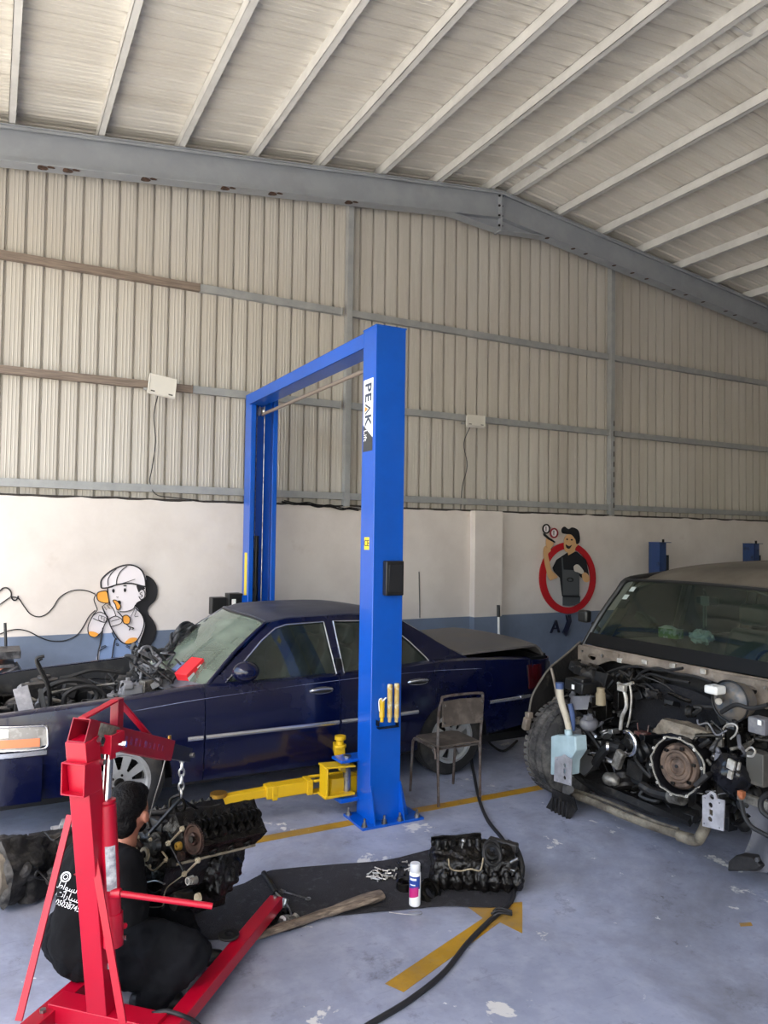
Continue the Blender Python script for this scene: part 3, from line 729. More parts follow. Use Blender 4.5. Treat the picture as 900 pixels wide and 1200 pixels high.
for pts, w_ in (([(300, 300), (298, 240), (330, 180), (380, 135)], .004), ([(380, 285), (385, 230), (420, 160), (480, 110)], .005), ([(400, 285), (470, 265), (560, 235)], .0035),
        ([(295, 325), (297, 380), (303, 430), (320, 480)], .006), ([(560, 480), (540, 520), (470, 545), (410, 545)], .005), ([(600, 350), (625, 330), (652, 360), (648, 410), (615, 430), (595, 400)], .005), ([(625, 360), (605, 375), (630, 395), (610, 405)], .004),
        ([(180, 385), (165, 430), (180, 480), (195, 530), (160, 575), (110, 680), (115, 760), (165, 788), (230, 750), (262, 680), (290, 620)], .006), ([(160, 580), (210, 550), (260, 565), (300, 600)], .005), ([(155, 610), (260, 650), (290, 610)], .004),
        ([(245, 500), (260, 540), (300, 620), (330, 700), (400, 810), (470, 855), (560, 840), (620, 750), (645, 650), (620, 570), (560, 510)], .007), ([(300, 620), (370, 590), (430, 620), (420, 660), (330, 690)], .005), ([(330, 640), (410, 615)], .004),
        ([(250, 700), (225, 850), (203, 950), (200, 1050)], .008), ([(200, 1035), (290, 1040), (335, 990), (348, 900), (365, 820), (380, 800)], .007), ([(350, 985), (375, 1030), (400, 1045)], .006), ([(335, 740), (360, 790), (385, 815)], .005), ([(205, 925), (275, 885), (268, 872), (212, 905)], .004), ([(470, 880), (550, 920), (545, 905), (478, 870)], .004),
        ([(240, 500), (290, 465), (310, 480), (350, 520), (375, 590)], .0045), ([(262, 495), (285, 530)], .003), ([(285, 480), (318, 520)], .003), ([(255, 520), (275, 560)], .003), ([(390, 545), (440, 600), (480, 670), (510, 700), (500, 725)], .006), ([(500, 690), (545, 705), (530, 715)], .005), ([(555, 520), (520, 590), (500, 620)], .003), ([(575, 530), (555, 590), (590, 590)], .003), ([(215, 580), (285, 610), (280, 650), (210, 625), (215, 580)], .003), ([(235, 590), (240, 620)], .004), ([(262, 605), (262, 640)], .004)):
    inkline(bz(pts), w_)
for pts_ in (spl(bz([(575, 290), (650, 315), (640, 335), (610, 340), (598, 362), (585, 345)])), spl(bz([(300, 310), (380, 288), (330, 316)])), bz(circ(350, 347, 12, 12, 19)), bz(circ(461, 340, 12, 12, 19)), bz(circ(462, 298, 17, 10, 7)), spl(bz([(375, 400), (388, 412), (400, 402), (388, 406)])), bz(circ(405, 460, 20, 12, 22))):
    q = MB(); q.plate(pts_, wmap(8.54), .006); q.build('face_mark', ink, by)
q = MB(); q.plate(bz(circ(388, 862, 14, 12)), wmap(8.54), .004, [bz(circ(388, 862, 9, 12))]); q.build('button', ink, by)
q = MB()
for pts in ([(190, 400), (200, 365), (240, 350), (285, 350), (300, 400), (305, 460), (250, 460), (205, 440)], [(345, 440), (380, 440), (420, 490), (400, 530), (380, 520), (370, 480)], [(445, 590), (480, 580), (510, 610), (500, 660), (455, 660), (440, 625)], [(118, 740), (160, 738), (205, 760), (170, 788), (125, 772)], [(465, 840), (510, 800), (570, 797), (575, 815), (530, 845), (480, 853)]):
    q.plate(spl(bz(pts)), wmap(8.533), .005)
q.build('orange_board', orp, by)
for pts in ([(190, 400), (200, 365), (240, 350), (285, 350), (300, 400), (305, 460), (250, 460), (205, 440)], [(345, 440), (380, 440), (420, 490), (400, 530), (380, 520), (370, 480)], [(445, 590), (480, 580), (510, 610), (500, 660), (455, 660), (440, 625)]):
    inkline(bz(pts), .005, close=True, Y=8.525)
# telephone line looping along the wall: zoomed picture scale 5.458 over (0..120, 640..860)
def lz(pts): return [(a/5.458, 640+b/5.458) for a, b in pts]
inkline(lz([(-60, 320), (0, 285), (20, 268), (50, 270), (70, 295), (72, 325), (85, 345), (105, 343), (117, 318)]), .0075, Y=8.59, name='phone_line')
inkline(lz([(-50, 410), (0, 372), (60, 330), (72, 325), (118, 335), (150, 380), (195, 435), (250, 452), (300, 432), (340, 390), (380, 330), (440, 292), (500, 280), (560, 287), (610, 308)]), .006, Y=8.59, name='phone_line')
inkline(lz([(-60, 580), (0, 562), (60, 540), (120, 533), (180, 545), (250, 580), (310, 603), (370, 609), (430, 600), (490, 570), (530, 520), (570, 450), (610, 410)]), .006, Y=8.59, name='phone_line')

# mechanic sign: zoomed picture 7.5 x over (620..720, 600..760)
def sz(pts): return [(620+a/7.5, 600+b/7.5) for a, b in pts]
me_ = thing('mechanic_sign', 'round red sign with a painted mechanic holding pressure gauges, on the white wall', 'wall figure', at(665, 665, Y=8.59))
def sp(name, pts, m, Y, t=.005, spline=True, holes=()):
    q = MB(); q.plate(spl(sz(pts)) if spline else sz(pts), wmap(Y), t, holes=[sz(h) for h in holes]); return q.build(name, m, me_)
redp = mat('red_sign_board', '#b5121f', .45); skin_p = mat('painted_skin', '#d2a777', .6); navyp = mat('painted_black_shirt', '#15171d', .6); gryp = mat('painted_grey_apron', '#4c5054', .6); glv = mat('painted_white_glove', '#cfc8c0', .6)
cO = [(333+247*math.cos(a), 580+313*math.sin(a)) for a in [2*math.pi*i/48 for i in range(48)]]
cI = [(338+196*math.cos(a), 580+258*math.sin(a)) for a in [2*math.pi*i/48 for i in range(48)]]
sp('ring', cO, redp, 8.58, .02, False, [cI])
sp('backing', cI, mat('sign_backing', '#c2bfbf', .6), 8.59, .004, False)
sp('apron_legs', [(295, 740), (450, 740), (445, 800), (400, 820), (350, 826), (295, 822)], gryp, 8.562, .004, False)
sp('shirt', [(205, 490), (240, 420), (300, 380), (360, 340), (420, 350), (500, 420), (525, 560), (490, 600), (440, 560), (440, 740), (290, 740), (270, 580), (215, 520)], navyp, 8.558, spline=False)
sp('apron', [(290, 505), (440, 515), (440, 740), (298, 740)], gryp, 8.550, .004, False)
sp('strap', [(283, 400), (296, 400), (302, 506), (290, 506)], gryp, 8.550, .004, False)
sp('belt', [(295, 730), (440, 735), (440, 752), (295, 747)], navyp, 8.545, .003, False)
sp('badge', [(335, 585), (360, 575), (388, 585), (385, 610), (358, 615), (337, 605)], navyp, 8.545, .003, True, [[(342, 590), (360, 582), (380, 590), (378, 604), (358, 608), (344, 602)]])
sp('raised_arm', [(140, 300), (125, 340), (130, 420), (150, 510), (165, 570), (185, 600), (215, 590), (250, 575), (230, 545), (195, 510), (180, 440), (165, 370), (190, 340), (180, 300)], skin_p, 8.558)
sp('hand', [(150, 235), (170, 225), (205, 250), (215, 280), (195, 310), (170, 320), (150, 300)], skin_p, 8.550)
sp('glove', [(392, 480), (420, 460), (450, 480), (480, 525), (460, 545), (430, 530), (400, 520)], glv, 8.545)
sp('forearm', [(465, 550), (490, 530), (525, 560), (530, 600), (505, 618), (475, 600)], skin_p, 8.550)
sp('face', [(310, 230), (310, 330), (340, 355), (375, 350), (410, 310), (430, 280), (410, 240), (360, 190)], skin_p, 8.55)
sp('neck', [(335, 340), (345, 380), (400, 350), (410, 300)], skin_p, 8.553, .003, False)
sp('cap', [(285, 150), (310, 128), (345, 150), (380, 135), (430, 160), (445, 220), (440, 270), (415, 280), (405, 240), (370, 200), (330, 195), (290, 185)], navyp, 8.545)
sp('mouth', [(322, 285), (350, 300), (375, 290), (355, 322), (330, 315)], ink, 8.545, .003)
sp('eye', [(325, 240), (335, 232), (343, 240), (335, 248)], ink, 8.545, .003); sp('eye', [(365, 245), (375, 236), (385, 245), (375, 252)], ink, 8.545, .003)
def ringp(name, cx, cy_, rx, ry, m):
    sp(name, [(cx+rx*math.cos(a), cy_+ry*math.sin(a)) for a in [2*math.pi*i/20 for i in range(20)]], m, 8.555, .01, False, [[(cx+rx*.68*math.cos(a), cy_+ry*.7*math.sin(a)) for a in [2*math.pi*i/20 for i in range(20)]]])
    sp('gauge_face', [(cx+rx*.7*math.cos(a), cy_+ry*.72*math.sin(a)) for a in [2*math.pi*i/20 for i in range(20)]], wht, 8.55, .003, False)
    sp('gauge_needle', [(cx-3, cy_+20), (cx+3, cy_+20), (cx+4, cy_-22), (cx-4, cy_-22)], ink, 8.545, .002, False)
ringp('black_gauge', 149, 148, 34, 44, navyp); ringp('red_gauge', 217, 185, 37, 45, mat('painted_dark_red', '#8e2733', .5))
sp('gauge_block', [(122, 190), (135, 186), (175, 222), (232, 262), (225, 272), (165, 240), (128, 208)], navyp, 8.543, .004, False)
# cut-out lettering under the sign
tx = text('wall_letter', 'A', .27, axes(at(651, 735, Y=8.57), (1, 0, 0), (.12, 0, 1)), mat('dark_navy_letter', '#131830', .4), ext=.012)
tag(tx, 'dark cut-out letter A on the blue dado under the mechanic sign', 'letter', 'letters under the mechanic sign')
q = MB(); q.plate(sz([(290, 1055), (320, 1090), (365, 960), (358, 900), (340, 905), (345, 930), (318, 905), (330, 960), (305, 1030)]), wmap(8.585), .025)
tag(q.build('wall_letter', MATS['dark_navy_letter'], loc=at(664, 733, Y=8.58)), 'dark slanting tick-shaped cut-out beside the letter A on the dado', 'letter', 'letters under the mechanic sign')

# brush leaning on the pillar, small pipe on wall
q = MB(); a = at(584, 709, Y=8.42); b = V((a.x-.03, 8.33, .02))
t = thing('leaning_rod', 'thin white rod with a black grip leaning on the wall pillar behind the sedan boot', 'rod', b)
q.cyl(b, b.lerp(a, .86), .018, seg=10); q.build('rod', K['white'], t)
q = MB(); q.cyl(b.lerp(a, .86), a, .024, seg=10); q.build('grip', K['black'], t)
q = MB(); a = at(491, 670, Y=8.59); b = at(492, 724, Y=8.59); q.tube([a, b], .006, n=1)
tag(q.build('wall_wire', mat('grey_cable', '#4b4c4e', .6), loc=b), 'thin grey wire running down the white wall right of the lift post', 'wire')
# bench things at the far left behind the engine bay
t = thing('tool_stand', 'black tool stand with tilted tray by the wall behind the sedan nose', 'stand', (.1, 8.2, 0))
a = at(-14, 772, Y=8.0); b = at(24, 771, Y=8.0); q = MB(); q.b2((a.x, 7.9, a.z), (b.x, 8.3, a.z+.07)); q.b2((a.x, 7.88, a.z-.08), (b.x-.05, 8.3, a.z-.05)); q.build('tray', mat('worn_black_steel', '#26272b', .4, .4, dirt='#6e6d70', dscale=8), t, bevel=.006)
q = MB(); c = at(8, 792, Y=7.95); q.box(c, (.26, .3, .11), Matrix.Rotation(-.5, 4, 'Y')); q.build('tilted_box', MATS['worn_black_steel'], t, bevel=.01)
q = MB(); q.b2((-.05, 8.0, 0), (.0, 8.05, a.z)); q.b2((-.3, 8.2, 0), (-.25, 8.25, a.z)); q.b2((-.3, 8.0, .0), (.0, 8.25, .03)); q.b2((-.02, 8.0, .6), (.15, 8.1, .66)); q.build('stand_frame', MATS['worn_black_steel'], t)
a = at(6, 730, Y=8.45); b = V((at(0, 771, Y=8.3).x-.02, 8.2, .05)); q = MB()
t = thing('spray_lance', 'orange and black lance leaning against the wall behind the tool stand', 'lance', b)
q.cyl(b, b.lerp(a, .8), .025, seg=10); q.build('lance_tube', mat('faded_orange_plastic', '#c8795b', .6), t); q = MB(); q.cyl(b.lerp(a, .75)+V((.03, 0, 0)), a, .014, seg=8); q.cyl(b+V((.03, -.01, 0)), b.lerp(a, .8)+V((.03, -.01, 0)), .01, seg=8); q.build('lance_grip', K['black'], t)
# ---------------------------------------------------------------- blue sedan
mcar = mat('dark_navy_car_paint', '#03082a', .2, 0, coat=.25, dirt='#070b28', dscale=2.5, dlo=.5, dhi=.95)
mroof = mat('dusty_navy_car_paint', '#2a2e42', .42, .1, dirt='#5a5a60', dscale=2.2, dlo=.38, dhi=.75)
mboot = mat('dusty_grey_boot_lid', '#43434a', .5, .1, dirt='#75706a', dscale=2.5, dlo=.35, dhi=.7)
mbay = mat('engine_bay_black', '#0b0c0f', .6, col2='#17181c', scale=6, dirt='#4b4945', dscale=7, dlo=.55, dhi=.8)
mtrimc = mat('dull_chrome_trim', '#c9cbd0', .25, .85)
mglz = glass('dusty_side_glass', '#a9b8b4', .03, film='#7f8a80', fa=.06)
mwsd = glass('dusty_windscreen_glass', '#a5b5a8', .10, film='#8c9a8a', fa=.42)
mseat = mat('grey_cloth_seat', '#85878c', .85, col2='#44464c', scale=5, bump=.2)
car = thing('sedan', 'dark navy blue four-door sedan with its bonnet off and engine bay bare', 'car', (2.3, 6.55, 0))
YC = 6.55
HW = [(-.22, .62), (-.1, .78), (.1, .885), (.4, .935), (.9, .95), (2.5, .957), (3.9, .95), (4.4, .93), (4.7, .88), (4.9, .78), (4.97, .6)]
PR = [(.2, .94), (.28, .962), (.45, .985), (.62, 1.0), (.8, .99), (.9, .972), (1.0, .94), (1.05, .92)]
TOP = [(-.2, .76), (-.05, .83), (.18, .865), (.6, .895), (.97, .92), (1.45, .957), (2.5, .965), (3.2, .99), (3.55, 1.01), (4.0, 1.0), (4.5, .975), (4.8, .94), (4.95, .9)]
BOT = [(-.2, .33), (0, .30), (.4, .29), (1.3, .275), (3.2, .275), (4.0, .33), (4.5, .37), (4.95, .40)]
AX = (.87, 3.70)
def bside(x, z, sgn=-1, off=0): return V((x, YC + sgn*(lerp_tab(HW, x)*lerp_tab(PR, z)+off), z))
def zbot(x):
    z = lerp_tab(BOT, x)
    for a in AX:
        dx = abs(x-a); Rr = .37
        if dx < Rr: z = max(z, .315+math.sqrt(Rr*Rr-dx*dx))
    return z
def cpanel(x0, x1, name, sgn, m=None, label=None):
    xs = set([x0, x1])
    n = max(3, int((x1-x0)/.06))
    xs |= {x0+(x1-x0)*i/n for i in range(n+1)}
    for a in AX:
        for i in range(25):
            e = a+.37*math.cos(math.pi*i/24)
            if x0 < e < x1: xs.add(e)
    xs = sorted(xs); nv = 14; q = MB(); vs = []; fs = []
    for i, x in enumerate(xs):
        zb_, zt_ = zbot(x), lerp_tab(TOP, x)
        for j in range(nv): vs.append(bside(x, zb_+(zt_-zb_)*j/(nv-1), sgn))
        p = vs[-1]
        vs.append(p + V((0, -sgn*.03, .012))); vs.append(p + V((0, -sgn*.09, .014)))
        w = nv+2
        if i: fs += [((i-1)*w+j, i*w+j, i*w+j+1, (i-1)*w+j+1) for j in range(w-1)]
    q.add(vs, fs)
    return q.build(name, m or mcar, car, solid=.005, smooth=50)
for s in (-1, 1):
    cpanel(-.12, 1.463, 'front_wing', s); cpanel(1.469, 2.578, 'front_door', s); cpanel(2.584, 3.503, 'rear_door', s); cpanel(3.509, 4.62, 'rear_quarter', s)
# bumper ends
def wrap(x0, x1, z0, z1, off=.01, s=1, n=24):
    """band wrapped round nose (s=-1) or tail"""
    def f(u, v):
        a = math.pi*(u-.5)
        xx = x1 + (x0-x1)*math.cos(a)**.55 if abs(math.cos(a)) > 1e-6 else x1
        yy = YC + math.sin(a)*(lerp_tab(HW, x1)+off)
        yy = YC + (lerp_tab(HW, x1)+off)*(abs(math.sin(a))**.6)*(1 if math.sin(a) > 0 else -1)
        return V((xx, yy, z0+(z1-z0)*v))
    return f
q = MB(); q.grid(wrap(-.28, .36, .29, .60, .004), 48, 8); q.build('front_bumper', mcar, car, solid=.02)
q = MB(); q.grid(wrap(-.29, .385, .605, .635, .012), 48, 3); q.build('bumper_molding', mtrimc, car, solid=.01)
q = MB(); q.grid(wrap(5.03, 4.6, .36, .62, .004), 48, 8); q.build('rear_bumper', mcar, car, solid=.02)
q = MB(); q.grid(wrap(5.035, 4.45, .625, .655, .01), 48, 3); q.build('bumper_molding', mtrimc, car, solid=.01)
q = MB(); q.grid(wrap(4.99, 4.615, .62, .965, -.012), 48, 8); q.build('tail_panel', mcar, car, solid=.01)
for s in (-1, 1):
    q = MB(); q.grid(lambda u, v: bside(4.56+.06*u/.4, .70+.22*v, s, .008) if u < .4 else V((4.62+.28*(u-.4)/.6, YC+s*(.90-.10*((u-.4)/.6)**2), .70+.22*v)), 12, 6); q.build('tail_lamp', mat('dark_red_lamp', '#3d0a12', .25), car, solid=.012)
# headlamps
mlens = mat('cloudy_headlamp_lens', '#8c8a86', .2, dirt='#b5b3ae', dscale=8, dlo=.4, dhi=.6); mamber = mat('amber_lamp', '#d98056', .3)
for s in (-1, 1):
    def hl(x, z, off): return bside(x, z, s, off)
    q = MB(); q.grid(lambda u, v: hl(-.1+.485*u, (.645+.165*v-(.012*u if v > .5 else 0))+(.02*(1-v) if u > .9 else 0), .012-.012*(u**6)), 18, 6); h = q.build('headlamp', mlens, car, solid=.02)
    q = MB(); q.grid(lambda u, v: hl(-.02+.36*u, .665+.055*v, .0245), 12, 3); q.build('indicator', mamber, h, solid=.004)
    q = MB(); q.tube([hl(-.1+.485*u, .645, .02) for u in (0, .3, .6, .9)]+[hl(.385, .66, .018), hl(.388, .72, .018), hl(.38, .785, .018)]+[hl(-.1+.485*u, .81-.012*u, .02) for u in (.9, .6, .3, 0)], .006, seg=6); q.build('lamp_bezel', mtrimc, h)
    q = MB(); q.grid(lambda u, v: hl(-.05+.2*u, .735+.055*v, .0245), 6, 3); q.build('reflector', K['chrome'], h, solid=.003)
# moldings
for s in (-1, 1):
    for x0, x1 in ((1.34, 1.455), (1.475, 2.57), (2.59, 3.32), (4.08, 4.6)):
        q = MB(); z0 = lambda x: .583+.016*max(0, x-2.5)
        q.grid(lambda u, v: bside(x0+(x1-x0)*u, z0(x0+(x1-x0)*u)+.032*v, s, .012*math.sin(math.pi*min(max(v, .05), .95))), 16, 5); q.build('side_molding', mtrimc, car)
    q = MB(); q.tube([bside(x, z, s, .001) for x, z in ((.35, .80), (.97, .843), (1.5, .885), (2.53, .932), (3.4, .945), (4.0, .93), (4.6, .9))], .0022, seg=4, n=8); q.build('pinstripe', mat('grey_pinstripe', '#8a90a8', .5), car)
    for x in (2.42, 3.33):
        q = MB(); q.grid(lambda u, v: bside(x-.1+.19*u, .85+.04*v, s, .003), 8, 4); hr = q.build('handle_recess', K['black'], car)
        q = MB(); q.tube([bside(x-.105, .868, s, .005), bside(x-.08, .878, s, .03), bside(x, .884, s, .035), bside(x+.07, .88, s, .03), bside(x+.09, .868, s, .005)], .010, seg=8); q.tube([bside(x-.1+.1*math.cos(a)+.095, .868+.026*math.sin(a), s, .006) for a in [2*math.pi*i/16 for i in range(16)]], .0025, seg=5, closed=True, n=1); q.build('door_handle', mtrimc, car)
    q = MB(); q.grid(lambda u, v: bside(2.2+.13*u, .925+.014*v, s, .002), 4, 3)
    q.build('keypad', K['steel'], car)
q = MB(); fcx = 4.05; q.tube([bside(fcx+.07*math.cos(a), .835+.065*math.sin(a), -1, .001) for a in [2*math.pi*i/24 for i in range(24)]], .002, seg=4, closed=True, n=1); q.build('fuel_flap', K['black'], car)
# greenhouse
def gh(x, z, s, off=0): return V((x, YC + s*(.885-(z-.955)*.52+off - max(0, x-3.3)*.10 - max(0, 1.9-x)*.05), z))
OUT = [(1.47, .957), (1.60, 1.03), (1.78, 1.18), (1.96, 1.325), (2.08, 1.40), (2.2, 1.425), (2.55, 1.437), (2.9, 1.43), (3.15, 1.405), (3.3, 1.37), (3.55, 1.22), (3.78, 1.09), (3.93, 1.015), (3.6, 1.005), (3.0, .965), (2.2, .95)]
HF = [(1.635, .972), (1.80, 1.115), (1.97, 1.265), (2.10, 1.352), (2.2, 1.378), (2.54, 1.388), (2.575, .962), (2.2, .955), (1.9, .955)]
HR = [(2.645, .965), (2.63, 1.39), (2.88, 1.383), (3.07, 1.358), (3.19, 1.31), (3.33, 1.19), (3.46, 1.06), (3.50, 1.01), (3.44, .992), (3.1, .975)]
def dens(p, n=3): return [(a[0]+(b[0]-a[0])*k/n, a[1]+(b[1]-a[1])*k/n) for a, b in zip(p, p[1:]+p[:1]) for k in range(n)]
for s in (-1, 1):
    q = MB(); q.plate(dens(OUT), lambda u, v, w: gh(u, v, s, -w), .03, holes=[dens(HF), dens(HR)]); q.build('window_surround', mcar, car)
    for H_ in (HF, HR):
        q = MB(); q.plate(dens(H_), lambda u, v, w: gh(u, v, s, -.012-w), .004); wn = q.build('side_window', mglz, car)
        q = MB(); q.tube([gh(a, b, s, .004) for a, b in dens(H_, 4)], .0065, seg=6, closed=True, n=1); q.build('window_trim', mtrimc, wn)
    q = MB(); q.b2((2.585, YC+s*.80-.0, 1.0), (2.62, YC+s*.86, 1.1)); q.build('pillar_seam', K['black'], car)
# roof
def roofp(u, v):
    x = 2.03+1.25*u; s = -1+2*v
    ye = .885-(1.43-.955)*.52
    bow = .10*(1-s*s)
    xx = x - bow*(1-u)*.9 + bow*u*.5
    ze = 1.405 if u <= 0 else lerp_tab([(2.03, 1.395), (2.2, 1.428), (2.6, 1.44), (2.95, 1.432), (3.28, 1.378)], x)
    return V((xx, YC+s*ye, ze+.045*(1-s**4)*(1 if .05 < u < .97 else .8)))
q = MB(); q.grid(roofp, 24, 20); q.build('roof', mroof, car, solid=.012)
# windscreen and back glass
def wsp(u, v):      # u across, v up
    s = -1+2*u; b = V((1.50-.24*(1-s*s), YC+s*.86, .965+.01*(1-s*s))); t = V((2.03-.09*(1-s*s), YC+s*.635, 1.392+.036*(1-s**4)))
    p = b.lerp(t, v); p += V((-.02, 0, .03))*math.sin(math.pi*v)*.6; return p
q = MB(); q.grid(wsp, 20, 12); q.build('windscreen', mwsd, car)
def bgp(u, v):
    s = -1+2*u; b = V((3.84+.10*(1-s*s), YC+s*.75, 1.03)); t = V((3.28+.05*(1-s*s), YC+s*.62, 1.375+.036*(1-s**4))); return b.lerp(t, v)+V((.02, 0, .03))*math.sin(math.pi*v)*.6
q = MB(); q.grid(bgp, 16, 8); q.build('rear_window', mglz, car)
for s in (0, 1):
    q = MB(); q.tube([wsp(s, v/6) for v in range(7)], .016, seg=8, n=3); q.build('screen_pillar', mcar, car)
q = MB(); q.tube([wsp(i/12, 1) for i in range(13)], .012, seg=6, n=2); q.build('screen_header', K['black'], car)
# cowl
def cowl(u, v):
    s = -1+2*u; a = wsp(u, 0); return a + V((-.16*v, 0, -.05*v-.02*math.sin(v*math.pi)))
q = MB(); q.grid(cowl, 18, 5); q.build('cowl_panel', mat('dusty_dark_cowl', '#3a3d46', .6, dirt='#77787a', dscale=6, dlo=.4, dhi=.7), car, solid=.01)
# rear deck, boot lid standing ajar
def lid(u, v):
    s = -1+2*v; x = 3.90+.97*u+.09*(1-s*s)*u
    return V((x, YC+s*(.77-.03*u), 1.045+.030*u+.012*(1-s**4)-(.10*max(0, u-.93)/.07)**1*1.0))
q = MB(); q.grid(lid, 22, 16); q.build('boot_lid', mboot, car, solid=.02)
q = MB(); q.grid(lambda u, v: V((4.93-.03*abs(v*2-1)**2, YC+(v*2-1)*.73, .94+.05*u)), 3, 10); q.build('boot_liner', K['black'], car, solid=.02)
q = MB(); q.b2((3.9, YC-.8, .8), (4.85, YC+.8, .975)); q.build('boot_interior', K['black'], car)
q = MB(); q.grid(lambda u, v: V((3.80+.12*u, YC+(v*2-1)*.8, 1.02+.005*u)), 3, 6); q.build('rear_deck', mcar, car, solid=.01)
# floor pan and inner cabin
q = MB(); q.b2((.0, YC-.75, .2), (4.8, YC+.75, .27)); q.b2((1.3, YC-.86, .25), (3.45, YC+.86, .32)); q.build('floor_pan', K['black'], car)
q = MB(); q.b2((1.28, YC-.8, .27), (1.34, YC+.8, .93)); q.build('bulkhead', mbay, car)
q = MB(); q.b2((1.36, YC-.76, .62), (1.72, YC+.76, .955)); q.build('dashboard', mat('grey_dash', '#34363c', .7), car, bevel=.04)
q = MB(); q.torus((1.88, YC-.38, .88), (1, 0, .45), .18, .014); q.cyl((1.75, YC-.38, .8), (1.88, YC-.38, .88), .03); q.build('steering_wheel', K['black'], car)
for y in (YC-.38, YC+.38):
    q = MB(); q.b2((2.1, y-.25, .42), (2.62, y+.25, .6)); st = q.build('seat', mseat, car, bevel=.05, seg=3)
    q = MB(); q.beam((2.6, y, .56), (2.84, y, 1.13), .48, .14, w2=.4, h2=.1); q.build('seat_back', mseat, st, bevel=.04, seg=3)
    q = MB(); q.box((2.86, y, 1.24), (.1, .28, .17)); q.build('headrest', mseat, st, bevel=.035, seg=3)
q = MB(); q.b2((3.1, YC-.66, .45), (3.5, YC+.66, .6)); q.beam((3.5, YC, .55), (3.72, YC, 1.1), 1.3, .14); q.build('rear_bench', mseat, car, bevel=.04)
q = MB(); q.tube([(1.5, 5.84, .98), (1.56, 5.8, 1.02)], .02); 
q = MB(); mc_ = at(288, 787, Y=5.52); q.ball(mc_, .1, (1.05, .95, .78), seg=20); q.cyl(mc_+V((.03, .2, -.03)), mc_, .035); q.build('door_mirror', mcar, car)
# wheels
mrim = mat('silver_alloy', '#b5b7b8', .35, .6, dirt='#6d6862', dscale=6, dlo=.5, dhi=.8)
def wheel(cx, cy0, cz, rad, wd, s, m_t, par, rim_r, nsp, mrim_, ang=0.):
    """s: -1 outer face towards -Y"""
    ax = V((0, s, 0)); c = V((cx, cy0, cz)); q = MB(); h = wd/2
    pr = [(rim_r-.01, -h*.9), (rim_r+.02, -h), (rad-.05, -h*.98), (rad-.012, -h*.8), (rad, -h*.55), (rad-.006, -h*.28), (rad, -h*.25), (rad, h*.0-.01), (rad-.006, 0), (rad, .01), (rad, h*.25), (rad-.006, h*.28), (rad, h*.55), (rad-.012, h*.8), (rad-.05, h*.98), (rim_r+.02, h), (rim_r-.01, h*.9)]
    q.lathe(pr, c, ax, 56); ty = q.build('tyre', m_t, par)
    q = MB(); q.lathe([(rim_r-.006, -h*.9), (rim_r-.03, -h*.5), (rim_r-.03, h*.5), (rim_r-.004, h*.9), (rim_r+.006, h*.97), (rim_r-.016, h*.98), (rim_r-.03, h*.7)], c, ax, 48); 
    def mp2(u, v, w): return c + ax*(h*.62+w+.03*(1-min(1, math.hypot(u, v)/rim_r))) + V((u, 0, v))
    outer = circ(0, 0, rim_r-.012, 72)
    holes = []
    for k in range(nsp):
        a0_ = 2*math.pi*k/nsp+ang; da = math.pi/nsp
        ri, ro = rim_r*.42, rim_r*.83
        holes.append([(ri*math.cos(a0_-da*.30), ri*math.sin(a0_-da*.30)), (ro*math.cos(a0_-da*.52), ro*math.sin(a0_-da*.52)), (ro*1.02*math.cos(a0_), ro*1.02*math.sin(a0_)), (ro*math.cos(a0_+da*.52), ro*math.sin(a0_+da*.52)), (ri*math.cos(a0_+da*.30), ri*math.sin(a0_+da*.30))])
    q.plate(outer, mp2, .014, holes=holes); q.build('rim', mrim_, ty)
    q = MB(); q.lathe([(.03, -.01), (.12, -.01), (.12, .01), (.03, .012)], c+ax*h*.2, ax, 24); q.lathe([(0, .02), (.028, .02), (.034, .012), (.036, 0)], c+ax*(h*.62+.04), ax, 24)
    for k in range(5): q.bolt(c+ax*(h*.62+.03)+V((.055*math.cos(k*1.2566), 0, .055*math.sin(k*1.2566))), ax, .009, .014)
    q.build('hub', K['darksteel'], ty)
    return ty
for cx in AX:
    for s in (-1, 1): wheel(cx, YC+s*.80, .33, .33, .215, s, K['tyre'], car, .215, 9, mrim, .2)
for a in AX:
    for s in (-1, 1):
        q = MB(); q.grid(lambda u, v: V((a+.385*math.cos(math.pi*u), YC+s*(.66+.27*v), .315+.385*math.sin(math.pi*u))), 18, 3)
        q.plate([(a+.385*math.cos(math.pi*i/12), .315+.385*math.sin(math.pi*i/12)) for i in range(13)], lambda u, v, w: V((u, YC+s*(.66-w), v)), .01); q.build('wheel_housing', K['black'], car, solid=.006)

# engine bay contents
q = MB(); q.b2((.02, YC-.74, .3), (.06, YC+.74, .84)); q.build('radiator_support', mat('bay_navy', '#141a33', .5, dirt='#3c3e45', dscale=6), car)
for s in (-1, 1):
    q = MB(); q.grid(lambda u, v: V((.05+1.25*u, YC+s*(.80-.05*v), lerp_tab(TOP, .05+1.25*u)+.012-.45*v)), 12, 4); q.build('inner_wing', mbay, car, solid=.012)
a = at(22, 806, Y=5.95); b = at(42, 856, Y=5.9)
q = MB(); q.beam(at(24, 806, Y=5.98), at(38, 857, Y=5.85), .10, .05, up=(0, 1, 0)); q.build('radiator_bracket', mat('dusty_grey_bracket', '#75757a', .6, dirt='#97969a', dscale=9, bump=.3), car, bevel=.004)
q = MB(); q.beam(at(47, 808, Y=6.0), at(57, 855, Y=5.9), .03, .05, up=(0, 1, 0)); q.build('radiator_frame', K['black'], car)
hose = K['rubber']
def htube(name, pts, r, m, par, seg=8, n=6): q = MB(); q.tube(pts, r, seg=seg, n=n); return q.build(name, m, par)
c0 = at(82, 818, Y=6.15)
htube('coolant_hose', [c0+V((.2*math.cos(a), .03, .13*math.sin(a))) for a in (3.6, 2.9, 2.2, 1.5, .8, 0, -.7)], .022, hose, car)
